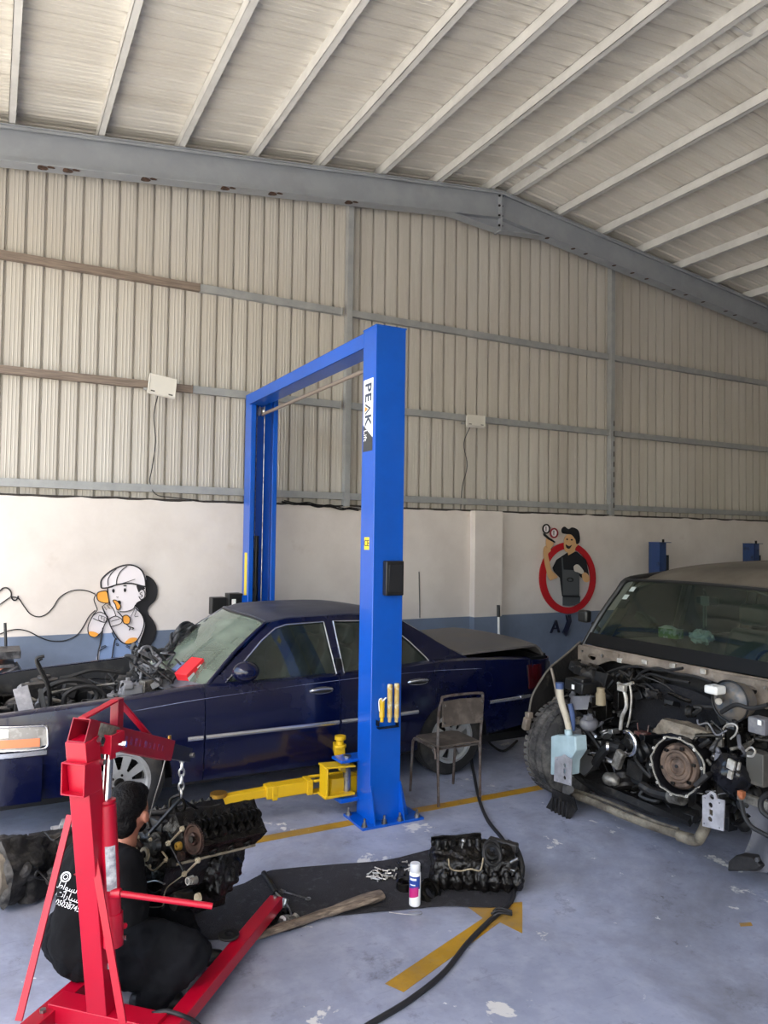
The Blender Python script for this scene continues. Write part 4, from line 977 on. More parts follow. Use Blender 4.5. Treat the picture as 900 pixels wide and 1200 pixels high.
htube('coolant_hose', [c0+V((.1+.15*math.cos(a), .0, -.02+.10*math.sin(a))) for a in (3.4, 2.6, 1.8, 1.0, .2, -.6)], .018, hose, car)
htube('brake_pipe', [at(x, y, Y=6.1) for x, y in ((55, 850), (58, 820), (54, 800), (45, 782), (43, 772), (52, 769))], .012, hose, car)
htube('brake_pipe', [at(x, y, Y=6.12) for x, y in ((58, 850), (60, 820), (56, 798), (47, 780), (45, 775), (50, 772))], .008, hose, car)
for pts, r, m in ((((60, 812), (90, 806), (120, 803), (142, 800)), .012, 'steel'), (((110, 800), (118, 815), (112, 830), (125, 838)), .010, 'rubber'), (((95, 790), (105, 803), (120, 812), (133, 830)), .009, 'rubber'), (((70, 795), (85, 792), (110, 785), (140, 788)), .016, 'rubber'), (((138, 796), (140, 815), (139, 832)), .014, 'rubber'), (((35, 818), (45, 822), (60, 820), (75, 823)), .014, 'alu')):
    htube('bay_pipe', [at(x, y, Y=6.35) for x, y in pts], r, K[m], car)
rb = random.Random(3)
def junk(par, name, lo, hi, nb, nt_, mats, rs, sz=.06, tl=.25):
    """lumps and pipes of the mechanism, each its own part"""
    for i in range(nb):
        c = V([rs.uniform(lo[k], hi[k]) for k in range(3)]); q = MB(); rot = Matrix.Rotation(rs.uniform(-.6, .6), 4, rs.choice('XYZ'))
        d = [rs.uniform(.5, 1.4)*sz for _ in range(3)]
        if i % 3 == 0: q.box(c, d, rot)
        elif i % 3 == 1: q.lathe([(0, -d[2]/2), (d[0]*.5, -d[2]/2), (d[0]*.55, -d[2]*.3), (d[0]*.42, 0), (d[0]*.5, d[2]*.3), (d[0]*.3, d[2]*.5), (0, d[2]*.55)], c, rot.to_3x3() @ V((rs.uniform(-1, 1), rs.uniform(-1, 1), .6)), 14)
        else: q.box(c, d, rot); q.box(c+V((d[0]*.4, 0, d[2]*.5)), [k*.5 for k in d], rot)
        q.build(name[0], rs.choice(mats), par, bevel=.004)
    for i in range(nt_):
        c = V([rs.uniform(lo[k], hi[k]) for k in range(3)]); pts = [c]
        for k in range(4): c = c + V((rs.uniform(-1, 1), rs.uniform(-1, 1), rs.uniform(-.7, .7)))*tl*.5; c = V([min(max(c[k2], lo[k2]-.02), hi[k2]+.03) for k2 in range(3)]); pts.append(c)
        q = MB(); q.tube(pts, rs.choice((.004, .006, .008, .012, .016)), seg=6, n=5); q.build(name[1], rs.choice(mats[:3]), par)
mgrey = mat('grey_dusty_casting', '#66666a', .6, dirt='#9b9a99', dscale=8, dlo=.4, dhi=.7, bump=.5)
junk(car, ('engine_bay_fitting', 'wiring_loom'), (.12, 5.95, .58), (1.2, 7.2, .82), 26, 26, [K['dustblack'], K['rubber'], K['black'], K['grime'], mgrey, K['darksteel']], rb, .12, .4)
junk(car, ('cowl_fitting', 'wiring_loom'), (.95, 5.9, .80), (1.42, 6.5, .98), 22, 22, [K['dustblack'], mgrey, K['rubber'], mgrey, K['alu']], rb, .08, .22)
q = MB(); q.box(at(154, 808, Y=6.05), (.15, .16, .08)); q.box(at(150, 803, Y=6.0), (.07, .1, .05)); q.build('fuse_box', mat('light_grey_fuse_box', '#77777a', .6, dirt='#4d4e52', dscale=9), car, bevel=.01)
for x in (.45, 1.05):
    q = MB(); q.lathe([(0, .02), (.05, .02), (.06, 0), (.11, -.01), (.12, -.06)], (x, 6.0 if x > 1 else 7.1, .86), (0, 0, 1), 20); q.build('strut_cap', K['dustblack'], car)
# loom pulled out over the screen
loomm = mat('dusty_loom_tape', '#2b2c30', .7, dirt='#5b5d5f', dscale=14, dlo=.45, dhi=.7, bump=.5)
base = [at(x, y, Y=Y) for x, y, Y in ((252, 728, 6.95), (243, 733, 6.9), (232, 739, 6.85), (222, 737, 6.8), (213, 740, 6.75), (206, 750, 6.7), (200, 763, 6.6), (188, 769, 6.5), (172, 766, 6.4), (160, 762, 6.3))]
for k in range(14):
    o = [p + V((rb.uniform(-.04, .04), rb.uniform(-.05, .05), rb.uniform(-.045, .06))) for p in base[(k % 3):]]
    htube('wiring_loom', o, rb.choice((.008, .012, .018)), loomm, car)
htube('wiring_loom', [at(x, y, Y=6.6) for x, y in ((249, 733), (245, 747), (236, 758), (225, 763), (212, 770), (198, 772), (186, 775))], .013, loomm, car)
for k in range(8):
    x, y = 158+rb.uniform(-3, 20), 757+rb.uniform(0, 14)
    htube('wiring_loom', [at(x+rb.uniform(-8, 8)*j*.5, y+j*9+rb.uniform(-3, 3), Y=6.25+rb.uniform(-.05, .05)) for j in range(5)], rb.choice((.006, .009)), loomm, car)
lm2 = mat('pale_dusty_loom', '#6b6c70', .7, dirt='#97989b', dscale=12, bump=.4)
for k in range(22):
    x, y = 166+rb.uniform(-14, 34), 772+rb.uniform(-8, 24)
    htube('wiring_loom', [at(x+rb.uniform(-9, 9), y+rb.uniform(-9, 9), Y=6.12+rb.uniform(-.08, .1)) for j in range(4)], rb.choice((.006, .009, .013)), lm2 if k % 2 else loomm, car)
for (a_, b_) in (((165, 770), (210, 806)), ((178, 768), (222, 802)), ((215, 775), (196, 808)), ((152, 776), (186, 800)), ((205, 772), (232, 800))):
    q = MB(); q.beam(at(*a_, Y=6.1), at(*b_, Y=5.98), .018, .012); q.build('wiper_linkage', K['dustblack'], car, bevel=.003)
# red carton on the cowl
bx_ = at(222, 792, Y=6.02)
t = thing('spark_plug_box', 'small red and white carton lying on the sedan cowl below the windscreen', 'box', bx_)
rotb = Matrix.Rotation(.55, 4, 'Z') @ Matrix.Rotation(R(-30), 4, 'Y')
bx_ = at(224, 786, Y=5.98)
q = MB(Matrix.Translation(bx_) @ rotb); q.box((0, 0, 0), (.21, .13, .10)); q.build('carton', mat('red_carton', '#e12a33', .5), t, bevel=.003)
q = MB(Matrix.Translation(bx_) @ rotb); q.b2((-.1055, -.066, -.05), (-.03, -.0645, .02)); q.build('carton_label', mat('pale_label', '#cfd6d4', .5), t)
q = MB(Matrix.Translation(bx_) @ rotb)
for i in range(4): q.b2((.015+.0*i, -.0665, -.035+.018*i), (.07-.01*(i % 2), -.065, -.026+.018*i))
q.build('carton_print', wst, t)
q = MB(); q.box(at(210, 783, Y=6.08), (.09, .06, .05), rotb); tag(q.build('part_tin', mat('blue_grey_tin', '#6c7ba2', .5), loc=at(210, 786, Y=6.08)), 'small blue-grey tin on the cowl beside the red carton', 'tin')
# ---------------------------------------------------------------- red engine crane
mred = mat('glossy_red_crane_paint', '#b00026', .38, col2='#a80024', scale=3, coat=.05, dirt='#8d1626', dscale=6, dlo=.62, dhi=.85)
mdred = mat('dull_red_crane_paint', '#8e1428', .4, col2='#7d1122', scale=4)
U = V((.692, .722, 0)); W = V((.722, -.692, 0)); ZV = V((0, 0, 1))
B0 = V((.478, 3.345, .0))                # foot of the mast
crane = thing('engine_crane', 'bright red engine crane with hydraulic ram, standing in front of the seated mechanic', 'engine crane', B0)
MT = at(96, 860, P=B0-U*.155, N=U)       # top of the mast
mdir = (MT-(B0+ZV*.06)).normalized()
q = MB(); q.beam(B0+ZV*.1, MT-mdir*.02, .096, .088, up=U); mast = q.build('mast', mred, crane, bevel=.003)
q = MB()
cs = B0+ZV*.1
q.beam(cs-W*.24, cs+W*.27, .10, .075); crossb = q.build('base_beam', mred, crane, bevel=.003)
for k, (s0, L1) in enumerate(((at(205, 1192, Z=.12), 1.16), (at(60, 1178, Z=.12), 1.0))):
    a = V((s0.x, s0.y, .09))-U*(.22 if k == 0 else .17); 
    if k == 0: e = at(324, 1050, Z=.12); e.z = .09; dr = (e-V((s0.x, s0.y, .09))).normalized(); a = V((s0.x, s0.y, .09))-dr*.25
    else: dr = U; e = a+dr*1.25
    q = MB(); q.beam(a, e, .075, .062, up=ZV); lg = q.build('leg', mred if k == 0 else mred, crane, bevel=.003)
    q = MB(); q.cyl(e-dr*.07-W*.02+V((0, 0, -.055)), e-dr*.07+W*.02+V((0, 0, -.055)), .034, seg=16); q.build('caster', K['black'], lg)
    q = MB(); q.cyl(a+dr*.05-W*.02+V((0, 0, -.05)), a+dr*.05+W*.02+V((0, 0, -.05)), .04, seg=16); q.build('caster', K['black'], lg)
    q = MB(); q.b2
    q = MB(); q.bolt(e+ZV*.03-dr*.02, ZV, .012, .012); q.build('leg_bolt', K['steel'], lg); q = MB(); q.bolt(a+dr*.12+ZV*.032, ZV, .014, .012); q.build('leg_bolt', K['steel'], lg)
# braces
def brace(a, b, w=.045, t=.008, side=None, nm='brace', m=None):
    q = MB(); q.beam(a, b, w, t, up=side or W); return q.build(nm, m or mred, crane, bevel=.001)
up1 = at(83, 950, P=B0-U*.1, N=U)
brace(at(82, 955, d=3.27), at(22, 1196, d=2.98), .028, .012, side=FW)
brace(at(101, 950, d=3.06), at(144, 1200, d=2.90), .030, .009, side=FW)
q = MB(); q.bolt(at(104, 940, d=3.15), RT, .014, .035); q.bolt(at(113, 938, d=3.13), RT, .012, .02); q.bolt(at(129, 1130, d=3.08), -FW, .014, .015); q.build('brace_bolt', K['steel'], crane)
# head of the mast: open box ends
hd = MT
TIP = at(216, 884, d=3.78)
b_s = hd-U*.02+ZV*.02; bd = (TIP-b_s).normalized()
q = MB(); q.hollow(b_s, b_s+bd*.70, .085, .095, .005, up=ZV); boom = q.build('boom', mdred, crane, bevel=.002)
q = MB(); q.hollow(b_s+bd*.5, TIP+bd*.02, .06, .07, .005, up=ZV); q.build('boom_extension', mat('black_boom_extension', '#15182a', .4), crane, bevel=.002)
q = MB(); sd_ = (W*1.0); o_ = b_s+bd*.07+W*.0445; q.beam(o_, o_+bd*.14, .0015, .085); q.build('load_plate', mat('worn_grey_label', '#87847c', .5, col2='#5d5a54', scale=40, detail=8), boom)
q = MB(); fad = mat('faded_lettering', '#6e3f73', .5, col2='#8e1428', scale=60)
rl = random.Random(5)
for k in range(9):
    o2 = b_s+bd*(.27+k*.04)+W*.0440; q.beam(o2, o2+bd*(.012+.012*rl.random()), .001, .022+.012*rl.random())
q.build('faded_marks', fad, boom)
q = MB(); pk = b_s+bd*.27+ZV*.17
q.beam(b_s+bd*.02+ZV*.05, pk, .035, .008); q.beam(pk, b_s+bd*.56+ZV*.04, .035, .008); q.build('truss_rod', mred, crane)
q = MB(); q.beam(b_s+bd*.27+ZV*.04, pk+ZV*.004, .04, .04, up=U); q.build('truss_post', mdred, crane, bevel=.002)
q = MB(); q.hollow(hd-mdir*.17-U*.075, hd-mdir*.17+U*.03, .112, .13, .006); q.build('mast_head', mred, crane, bevel=.003)
q = MB(); q.bolt(hd+W*.055-mdir*.03+U*.03, W, .016, .02); q.bolt(hd+W*.055-mdir*.12+U*.03, W, .012, .02); q.build('pivot_bolt', K['chrome'], crane)
# ram
RTop = at(128.5, 872, d=3.12); RMid = at(125, 937, d=3.09); RB = at(133, 1108, d=3.05); rd = (RTop-RB).normalized()
q = MB(); q.cyl(RMid, RTop, .0185, seg=20); ramr = q.build('ram_rod', K['chrome'], crane)
q = MB(); q.lathe([(0, 0), (.032, 0), (.037, .01), (.037, (RMid-RB).length-.02), (.03, (RMid-RB).length-.012), (.036, (RMid-RB).length-.01), (.036, (RMid-RB).length), (.018, (RMid-RB).length+.002), (0, (RMid-RB).length)], RB, RMid-RB, 28); ram = q.build('ram_cylinder', mred, crane)
q = MB()
q.grid(lambda u, v: RB+(RMid-RB)*(.40+.30*v) + (RT*math.sin(-.05+1.1*u)-FW*math.cos(-.05+1.1*u)).normalized()*.0378, 8, 3); q.build('ram_label', mat('worn_white_label', '#bfbfc2', .5, col2='#84848c', scale=30), ram, solid=.0008)
q = MB(); q.hollow(RTop-W*.0-ZV*.03, RTop+ZV*.05, .08, .09, .006, up=U); q.beam(RTop-rd*.06, RTop+rd*.0, .035, .035, up=U); q.build('ram_clevis', mred, crane, bevel=.002)
q = MB(); q.cyl(RTop-RT*.06, RTop+RT*.06, .009, seg=10); q.bolt(RTop+RT*.055, RT, .014, .015); q.bolt(RTop-RT*.055, -RT, .014, .015); q.build('clevis_pin', K['chrome'], crane)
# pump handle
h0 = at(139, 1047, d=3.04); h1 = at(249, 1062, d=3.07)
q = MB(); q.cyl(h0, h1, .0125, .0125, seg=16); q.build('pump_handle', mred, crane)
q = MB(); q.cyl(RB, RB+rd*.13, .040, .040, seg=20); q.cyl(h0-RT*.03, h0+RT*.01, .02, seg=12); q.cyl(at(139, 1085, d=3.1), at(147, 1085, d=3.08), .012, seg=8); q.build('pump_body', mred, crane, bevel=.002)
q = MB(); q.bolt(at(140, 1098, d=3.08), RT, .011, .03); q.build('release_valve', K['chrome'], crane)
# hook pin and chain
q = MB(); q.bolt(at(199, 874, d=3.72)-ZV*.0, ZV, .018, .02); q.cyl(at(199, 874, d=3.72), at(199, 862, d=3.72), .008, seg=8); q.build('boom_lock_pin', mbrass, crane)
q = MB(); q.bolt(TIP+W*.035, W, .012, .02); q.build('tip_bolt', K['steel'], crane)
def chain(name, pts, r, L_, m, par):
    P = smooth_pts(pts, 24); out = []; acc = 0; k = 0; last = P[0]; nxt = 0
    for a, b in zip(P, P[1:]):
        sl_ = (b-a).length; d = (b-a).normalized() if sl_ > 1e-9 else V((0, 0, -1))
        while acc+sl_ >= nxt:
            c = a+d*(nxt-acc); fr, x, y = MB().frame(d); e = x if k % 2 else y
            q = MB(); pts2 = []
            for i in range(14):
                t = 2*math.pi*i/14; pts2.append(c + d*((L_*.62)*math.cos(t)) + e*(L_*.36)*math.sin(t))
            q.tube(pts2, r, seg=6, closed=True, n=1); q.build(name, m, par); nxt += L_; k += 1
        acc += sl_
chn = thing('lifting_chain', 'short galvanised chain hanging from the crane boom above the engine', 'chain', TIP-ZV*.05)
CB = at(212, 935, d=3.80); CT = at(213.5, 889, d=3.79)
q = MB(); q.bm = 0
chain('chain_link', [CT, CT.lerp(CB, .5), CB], .0055, .036, mat('galvanised_link', '#c3c3c2', .3, .8), chn)
q = MB(); hk = CB
q.tube([hk+ZV*.03, hk, hk+RT*.018-ZV*.02, hk+RT*.02-ZV*.05, hk-ZV*.072, hk-RT*.022-ZV*.06, hk-RT*.026-ZV*.035], .009, seg=8); q.build('hook', K['darksteel'], chn)

# ---------------------------------------------------------------- hanging V8 engine
A_ = V((.925, .37, -.115)).normalized()      # A_ runs from the front to the back, NX to the viewer's right seen from the front
NX = V((A_.y, -A_.x, 0)).normalized(); EZ = NX.cross(A_)
F0 = at(172, 1003, d=3.72)                                  # nose of the crankshaft, on the front face
def E(x, y, z): return F0 + NX*x + A_*y + EZ*z              # engine frame
def ef(px, py, off=0): return at(px, py, P=F0-A_*off, N=A_)
eng = thing('vee_engine', 'greasy black V8 engine with bare timing face hanging from the crane chain', 'engine', E(.05, .25, -.2))
EM = axes(F0, NX, A_)
gk = mat('bare_gasket_face', '#b3a78e', .45, .4, col2='#8d8069', scale=20)
q = MB(EM)
q.plate([(-.12, -.16), (-.19, -.02), (-.16, .06), (-.02, .13), (.10, .05), (.17, -.01), (.15, -.14), (.08, -.22), (-.06, -.22)], lambda u, v, w: V((u, w, v)), .50); q.build('engine_block', K['grime'], eng, disp=.035, dscale=.06, dlev=4)
# two cylinder banks
for s, nm in ((1, 'cylinder_head'), (-1, 'cylinder_head')):
    dirv = V((s*.72, 0, .69)); perp = V((.69, 0, -s*.72)) if s > 0 else V((.69, 0, .72))
    c = dirv*(.215 if s > 0 else .19) + (V((.03, 0, -.02)) if s > 0 else V((.02, 0, -.06)))
    q = MB(EM); rot = Matrix.Rotation(R(46)*s, 4, 'Y')
    q.box(c+V((0, .27, 0)), (.19, .50, .13), rot); hdm = q.build(nm, K['grime'], eng, disp=.02, dscale=.04, dlev=4)
    q = MB(EM)
    top = c+dirv*.065
    for k in range(8):
        yy = .06+k*.058
        for e in (-1, 1): q.cyl(top+perp*e*.045+V((0, yy, -.01)), top+perp*e*.045+V((0, yy, 0))+dirv*.03, .016, .013, seg=10)
        q.box(top+V((0, yy, 0))+dirv*.02, (.14, .016, .03), rot)
    q.build('valve_gear', K['grime'], hdm)
    q = MB(EM); q.cyl(top+perp*.0+V((0, .0, 0))+dirv*.02, top+V((0, .5, 0))+dirv*.02, .017, seg=12)
    for k in range(16): q.cyl(top+V((0, .035+k*.029, 0))+dirv*(.025), top+V((0, .047+k*.029, 0))+dirv*(.025), .028, seg=12)
    q.build('camshaft', K['darksteel'], hdm)
    q = MB(EM); q.beam(c+perp*.1*1+V((0, .0, 0))-dirv*.06, c+perp*.1+V((0, .52, 0))-dirv*.06, .012, .012); q.build('head_edge', gk, hdm)
    for k in range(4):
        q = MB(EM); q.torus(c+perp*(.105 if s > 0 else -.105)+V((0, .1+k*.11, 0)), perp*(1 if s > 0 else -1), .022, .007, 18, 6); q.build('exhaust_port', K['darksteel'], hdm)
# cam sprocket on the right bank, and its bare end
def disc(px, py, r, m, nm, off=.03, t=.02, prof=None, seg=36, parent=eng):
    c = ef(px, py, off); q = MB()
    q.lathe(prof or [(0, t), (r*.9, t), (r, t*.7), (r, 0), (0, 0)], c, -A_, seg); return q.build(nm, m, parent)
rustg = mat('brown_sprocket_steel', '#4b372f', .4, .7, col2='#2b211d', scale=20)
spk = disc(228, 983, .062, rustg, 'cam_sprocket', .04, prof=[(0, .0), (.066, 0), (.068, .006), (.066, .012), (.058, .012), (.054, .005), (.03, .004), (.028, .016), (.018, .02), (.0, .02)])
q = MB(); c = ef(228, 983, .05); q.bolt(c, -A_, .016, .02); q.build('sprocket_bolt', K['darksteel'], spk)
q = MB()
for i in range(40):
    t_ = 2*math.pi*i/40; q.box(ef(228, 983, .045)+(NX*math.cos(t_)+ZV*math.sin(t_))*.067, (.006, .006, .006))
q.build('sprocket_teeth', rustg, spk)
disc(171, 1001, .04, gk, 'crank_seal_ring', .03, prof=[(.02, 0), (.034, 0), (.035, .014), (.02, .014), (.018, .0)])
disc(171, 1001, .02, K['darksteel'], 'crank_nose', .03, prof=[(0, .045), (.013, .045), (.015, .04), (.015, 0), (0, 0)])
disc(186, 990, .06, K['darksteel'], 'water_pump_face', .0, prof=[(0, .03), (.045, .03), (.05, .022), (.06, .02), (.062, .0)])
disc(185, 990, .03, K['black'], 'pump_shaft', .03, prof=[(0, .02), (.02, .02), (.025, .01), (.03, 0)])
disc(211, 991, .02, mbrass, 'tensioner', .03, prof=[(.006, .02), (.017, .02), (.02, .01), (.02, 0)])
disc(214, 1003, .02, rustg, 'idler_gear', .03, prof=[(.0, .02), (.019, .02), (.022, .01), (.022, 0)])
disc(226, 1031, .02, K['alubright'], 'oil_filter_port', .05, prof=[(.012, .03), (.017, .03), (.02, .0)]); disc(230, 1031, .02, K['alu'], 'sensor_port', .05, prof=[(.010, .03), (.014, .03), (.017, .0)])
disc(203, 1011, .025, K['darksteel'], 'cover_boss', .02, prof=[(.0, .02), (.02, .02), (.024, .01), (.026, 0)])
disc(222, 1052, .045, K['darksteel'], 'oil_filter', .02, prof=[(0, .09), (.035, .088), (.042, .07), (.042, 0)])
disc(233, 1052, .02, gk, 'bare_flange', .07, prof=[(0, .012), (.02, .012), (.022, 0)])
def estrip(pts, r, m, nm, off=.03): q = MB(); q.tube([ef(x, y, off) for x, y in pts], r, seg=6, n=4, flat=.6); return q.build(nm, m, eng)
for a, b in (((214.5, 971), (198, 988)), ((233, 1008), (217, 1024))):
    st = estrip([a, b], .0075, gk, 'gasket_strip', .04)
    for e in (a, b): disc(e[0], e[1], .013, gk, 'bolt_boss', .045, prof=[(.004, .012), (.011, .012), (.013, .0)])
estrip([(198, 988), (205, 1000), (217, 1024)], .006, K['darksteel'], 'timing_edge', .035)
estrip([(217, 1024), (206, 1032), (196, 1040), (192, 1050), (190, 1062), (171, 1063)], .004, gk, 'cover_edge', .04)
estrip([(160, 980), (164, 992), (154, 996), (160, 1006), (172, 1014), (180, 1020), (192, 1010), (196, 1006), (190, 998)], .006, mat('tan_gasket_edge', '#8c7d63', .5, .3), 'cover_edge', .035)
for px, py in ((177, 984), (176, 1015), (195, 1008), (162, 981), (160, 997)): disc(px, py, .01, gk, 'bolt_boss', .04, prof=[(.003, .01), (.008, .01), (.01, .0)])
estrip([(173, 1034), (183, 1032), (193, 1036)], .006, K['steel'], 'pump_lever', .06); estrip([(172, 1042), (180, 1047), (188, 1043)], .008, rustg, 'pump_link', .05)
q = MB(EM); q.b2((-.10, .04, -.30), (.12, .44, -.2)); q.build('sump_rail', K['grime'], eng, bevel=.012, noisy=.005, nscale=20)
q = MB(EM); q.ball((.15, .36, -.10), .11, (.6, 1, 1.3), seg=18); q.build('engine_mount', K['grime'], eng, disp=.08, dscale=.06, dlev=2)
q = MB(EM)
for k in range(5): q.box((-.02+.0*k, .06+k*.1, .14), (.14, .05, .05)); 
q.tube([(-.12, .03, .17), (.0, .2, .19), (.02, .45, .17)], .015, seg=8); q.build('intake_valley', K['dustblack'], eng, bevel=.006)
junk(eng, ('engine_fitting', 'engine_pipe'), tuple(min(a, b) for a, b in zip(E(-.14, .03, -.2), E(.13, .10, .1))), tuple(max(a, b) for a, b in zip(E(-.14, .03, -.2), E(.13, .10, .1))), 10, 5, [K['grime'], K['darksteel'], K['grime'], rustg], random.Random(11), .05, .1)
# lifting bars of the engine
TPX = at(212, 936, d=3.80)
q = MB(); q.beam(TPX, at(175, 977, d=3.7), .02, .012); q.beam(TPX, at(258, 966, d=3.98), .02, .012)
q.build('lifting_bar', K['black'], eng)
q = MB(); q.tube([TPX+ZV*.02, TPX-RT*.05-ZV*.0, TPX-RT*.055-ZV*.05], .008, seg=6); q.build('lifting_eye', K['darksteel'], eng)
wire = [at(196, 878, d=3.74), at(190, 905, d=3.7), at(181, 935, d=3.7), at(175, 958, d=3.72)]
q = MB(); q.tube(wire, .003, seg=6); q.build('strap_wire', mat('pale_wire', '#8f8a85', .5), chn)

# ---------------------------------------------------------------- things on the floor
mmat = mat('oil_soaked_black_mat', '#1a191d', .9, col2='#26252a', scale=3, dirt='#4c4b50', dscale=22, dlo=.55, dhi=.8, bump=.6, bscale=120)
mp_px = [(170, 1085), (150, 1050), (200, 1040), (270, 1042), (310, 1024), (330, 1020), (400, 1014), (450, 1010), (500, 998), (545, 985), (590, 988), (601, 995), (603, 1025), (601, 1060), (560, 1064), (520, 1063), (470, 1067), (430, 1071), (380, 1077), (340, 1092), (290, 1098), (240, 1102)]
mp2 = [on_floor(*p) for p in mp_px]
q = MB()
bmx = spl(mp2, 3)
q.plate(bmx, lambda u, v, w: V((u, v, .004+w+.003*noise.noise(V((u*6, v*6, 0))))), .006)
om = tag(q.build('floor_mat', mmat, loc=on_floor(400, 1040)+(0,)), 'long oil-soaked black cloth mat spread on the floor under the engine parts', 'mat')
wood = mat('weathered_split_wood', '#75675a', .85, col2='#4b4038', scale=9, stretch=(1, 8, 8), bump=.5, dirt='#9a8b7a', dscale=12)
a, b = at(298, 1098, Z=.03), at(446, 1048, Z=.04)
q = MB(); dv = (b-a).normalized(); sv = dv.cross(ZV)
q.grid(lambda u, v: a.lerp(b, v)+(sv*math.cos(2*math.pi*u)*(.045-.012*(1-v)*2+.006*math.sin(9*v))+ZV*math.sin(2*math.pi*u)*(.026-.01*(1-v))) + noise.noise_vector(V((u*3, v*9, 0)))*.006, 16, 24, cu=True)
n0 = len(q.v)
q.f.append([j for j in range(0, 16*24, 24)][::-1]); q.mi.append(0); q.f.append([j+23 for j in range(0, 16*24, 24)]); q.mi.append(0)
tag(q.build('wood_post', wood, loc=a-ZV*.02), 'weathered split length of wood lying along the edge of the black mat', 'wood')
# spray can
cb = at(486, 1060, Z=.012)
t = thing('spray_can', 'white spray can with blue and magenta label standing on the black mat', 'can', cb)
CH = .235
q = MB(); q.lathe([(0, 0), (.03, 0), (.033, .004), (.033, CH-.055), (.03, CH-.048), (.0, CH-.048)], cb, ZV, 28); q.build('can_body', wst, t)
q = MB(); q.lathe([(0, CH-.05), (.026, CH-.05), (.030, CH-.044), (.030, CH-.006), (.027, CH), (0, CH)], cb, ZV, 28); q.build('cap', mat('grey_white_cap', '#cfd0d2', .4), t)
mbl = mat('can_blue', '#22408f', .4); mmg = mat('can_magenta', '#b5246e', .4)
def cang(a): return (-FW*math.cos(a)+RT*math.sin(a))
def canpatch(a0, a1, z0, z1, m, nm, sl=0):
    q = MB(); q.grid(lambda u, v: cb+V((cang(a0+(a1-a0)*u).x, cang(a0+(a1-a0)*u).y, 0)).normalized()*.0338+ZV*(z0+(z1-z0)*v+sl*u), 12, 3); return q.build(nm, m, t, solid=.0006)
canpatch(-1.3, .9, .10, .17, mbl, 'blue_label'); canpatch(-1.3, .6, .045, .10, mmg, 'magenta_label', .015); canpatch(-1.0, .2, .148, .16, wst, 'label_print'); canpatch(-1.0, .0, .12, .126, wst, 'label_print')
# engine covers on the mat
pan = thing('oil_pan', 'greasy black engine cover with bare gasket rim on the mat beside the spray can', 'engine part', at(535, 1040, Z=0), group='engine covers on the mat')
c = at(540, 1033, Z=0); P0 = V((c.x, c.y, 0)); x_ = V((.93, -.37, 0)).normalized(); y_ = V((.37, .93, 0)).normalized()
PM = Matrix(((x_.x, y_.x, 0, P0.x), (x_.y, y_.y, 0, P0.y), (0, 0, 1, .01), (0, 0, 0, 1)))
q = MB(PM)
q.plate([(-.2, -.12), (.12, -.15), (.14, .12), (-.12, .16), (-.19, .06)], lambda u, v, w: V((u*(1-.5*w), v*(1-.4*w), w*(1+.15*v))), .17)
for k in range(4): q.ball((-.13+k*.075, -.15, .07), .034, (1, .9, 2.0), seg=12)
q.ball((.02, .0, .15), .09, (1.4, 1, .6)); q.ball((-.12, .05, .14), .07, (1, 1.3, .8)); q.cyl((-.1, .1, .17), (.12, .07, .19), .035)
o = q.build('cover_shell', K['grime'], pan, remesh=.009, smo=2); dm = o.modifiers.new('l', 'DISPLACE'); dm.texture = clouds(.035); dm.strength = .03
q = MB(PM); q.tube([(-.11, -.155, .20), (-.10, -.165, .145), (-.04, -.17, .13), (.02, -.17, .14), (.08, -.17, .13), (.10, -.16, .20)], .005, seg=6); q.build('gasket_rim', gk, pan)
q = MB(PM)
for k in range(6): q.cyl((-.14+k*.05, .02+.02*math.sin(k), .17), (-.14+k*.05, .03, .235), .022, .014, seg=10)
q.beam((-.17, .10, .20), (.15, .10, .215), .02, .05); q.build('cover_ridge', K['grime'], pan, disp=.02, dscale=.03, dlev=3)
q = MB(PM); q.ball((.01, -.02, .245), .014); q.cyl((.0, -.02, .2), (.01, -.02, .245), .006); q.build('fitting', K['steel'], pan)
pan2 = thing('intake_cover', 'black ribbed engine casing, right one of the pair on the mat beside the hose', 'engine part', at(580, 1040, Z=0), group='engine covers on the mat')
c = at(577, 1034, Z=0); P0 = V((c.x, c.y, 0)); PM2 = PM.copy(); PM2[0][3] = P0.x; PM2[1][3] = P0.y
q = MB(PM2); q.plate([(-.10, -.14), (.15, -.13), (.14, .1), (.05, .16), (-.10, .13)], lambda u, v, w: V((u*(1-w*1.0), v*(1-w*.8), w)), .17)
for k in range(4): q.ball((-.09+k*.07, -.15, .06), .034, (1, .9, 1.9), seg=12)
q.ball((.06, .03, .15), .085, (1, 1.2, .8)); q.ball((-.03, .08, .14), .08, (1, 1, .9))
o = q.build('casing', K['grime'], pan2, remesh=.009, smo=2); dm = o.modifiers.new('l', 'DISPLACE'); dm.texture = clouds(.035); dm.strength = .03
q = MB(PM2); q.torus((-.03, -.10, .2), (0.3, -1, .6), .055, .012, 28); q.torus((-.02, -.06, .215), (0.3, -1, .6), .05, .012, 28); q.build('ribbed_ring', K['rubber'], pan2)
q = MB(PM2); q.cyl((.08, -.12, .16), (.12, -.14, .19), .01); q.cyl((.08, -.13, .12), (.1, -.15, .12), .008); q.build('stud', K['steel'], pan2)
q = MB(PM2); q.beam((.0, .1, .2), (.16, .0, .19), .05, .06); q.build('casing_lug', K['dustblack'], pan2, bevel=.01)
q = MB(PM2); q.tube([(.14, -.1, .02), (.17, -.05, .1), (.16, .05, .17), (.12, .1, .19)], .02); tag_ = q.build('casing_duct', K['rubber'], pan2)
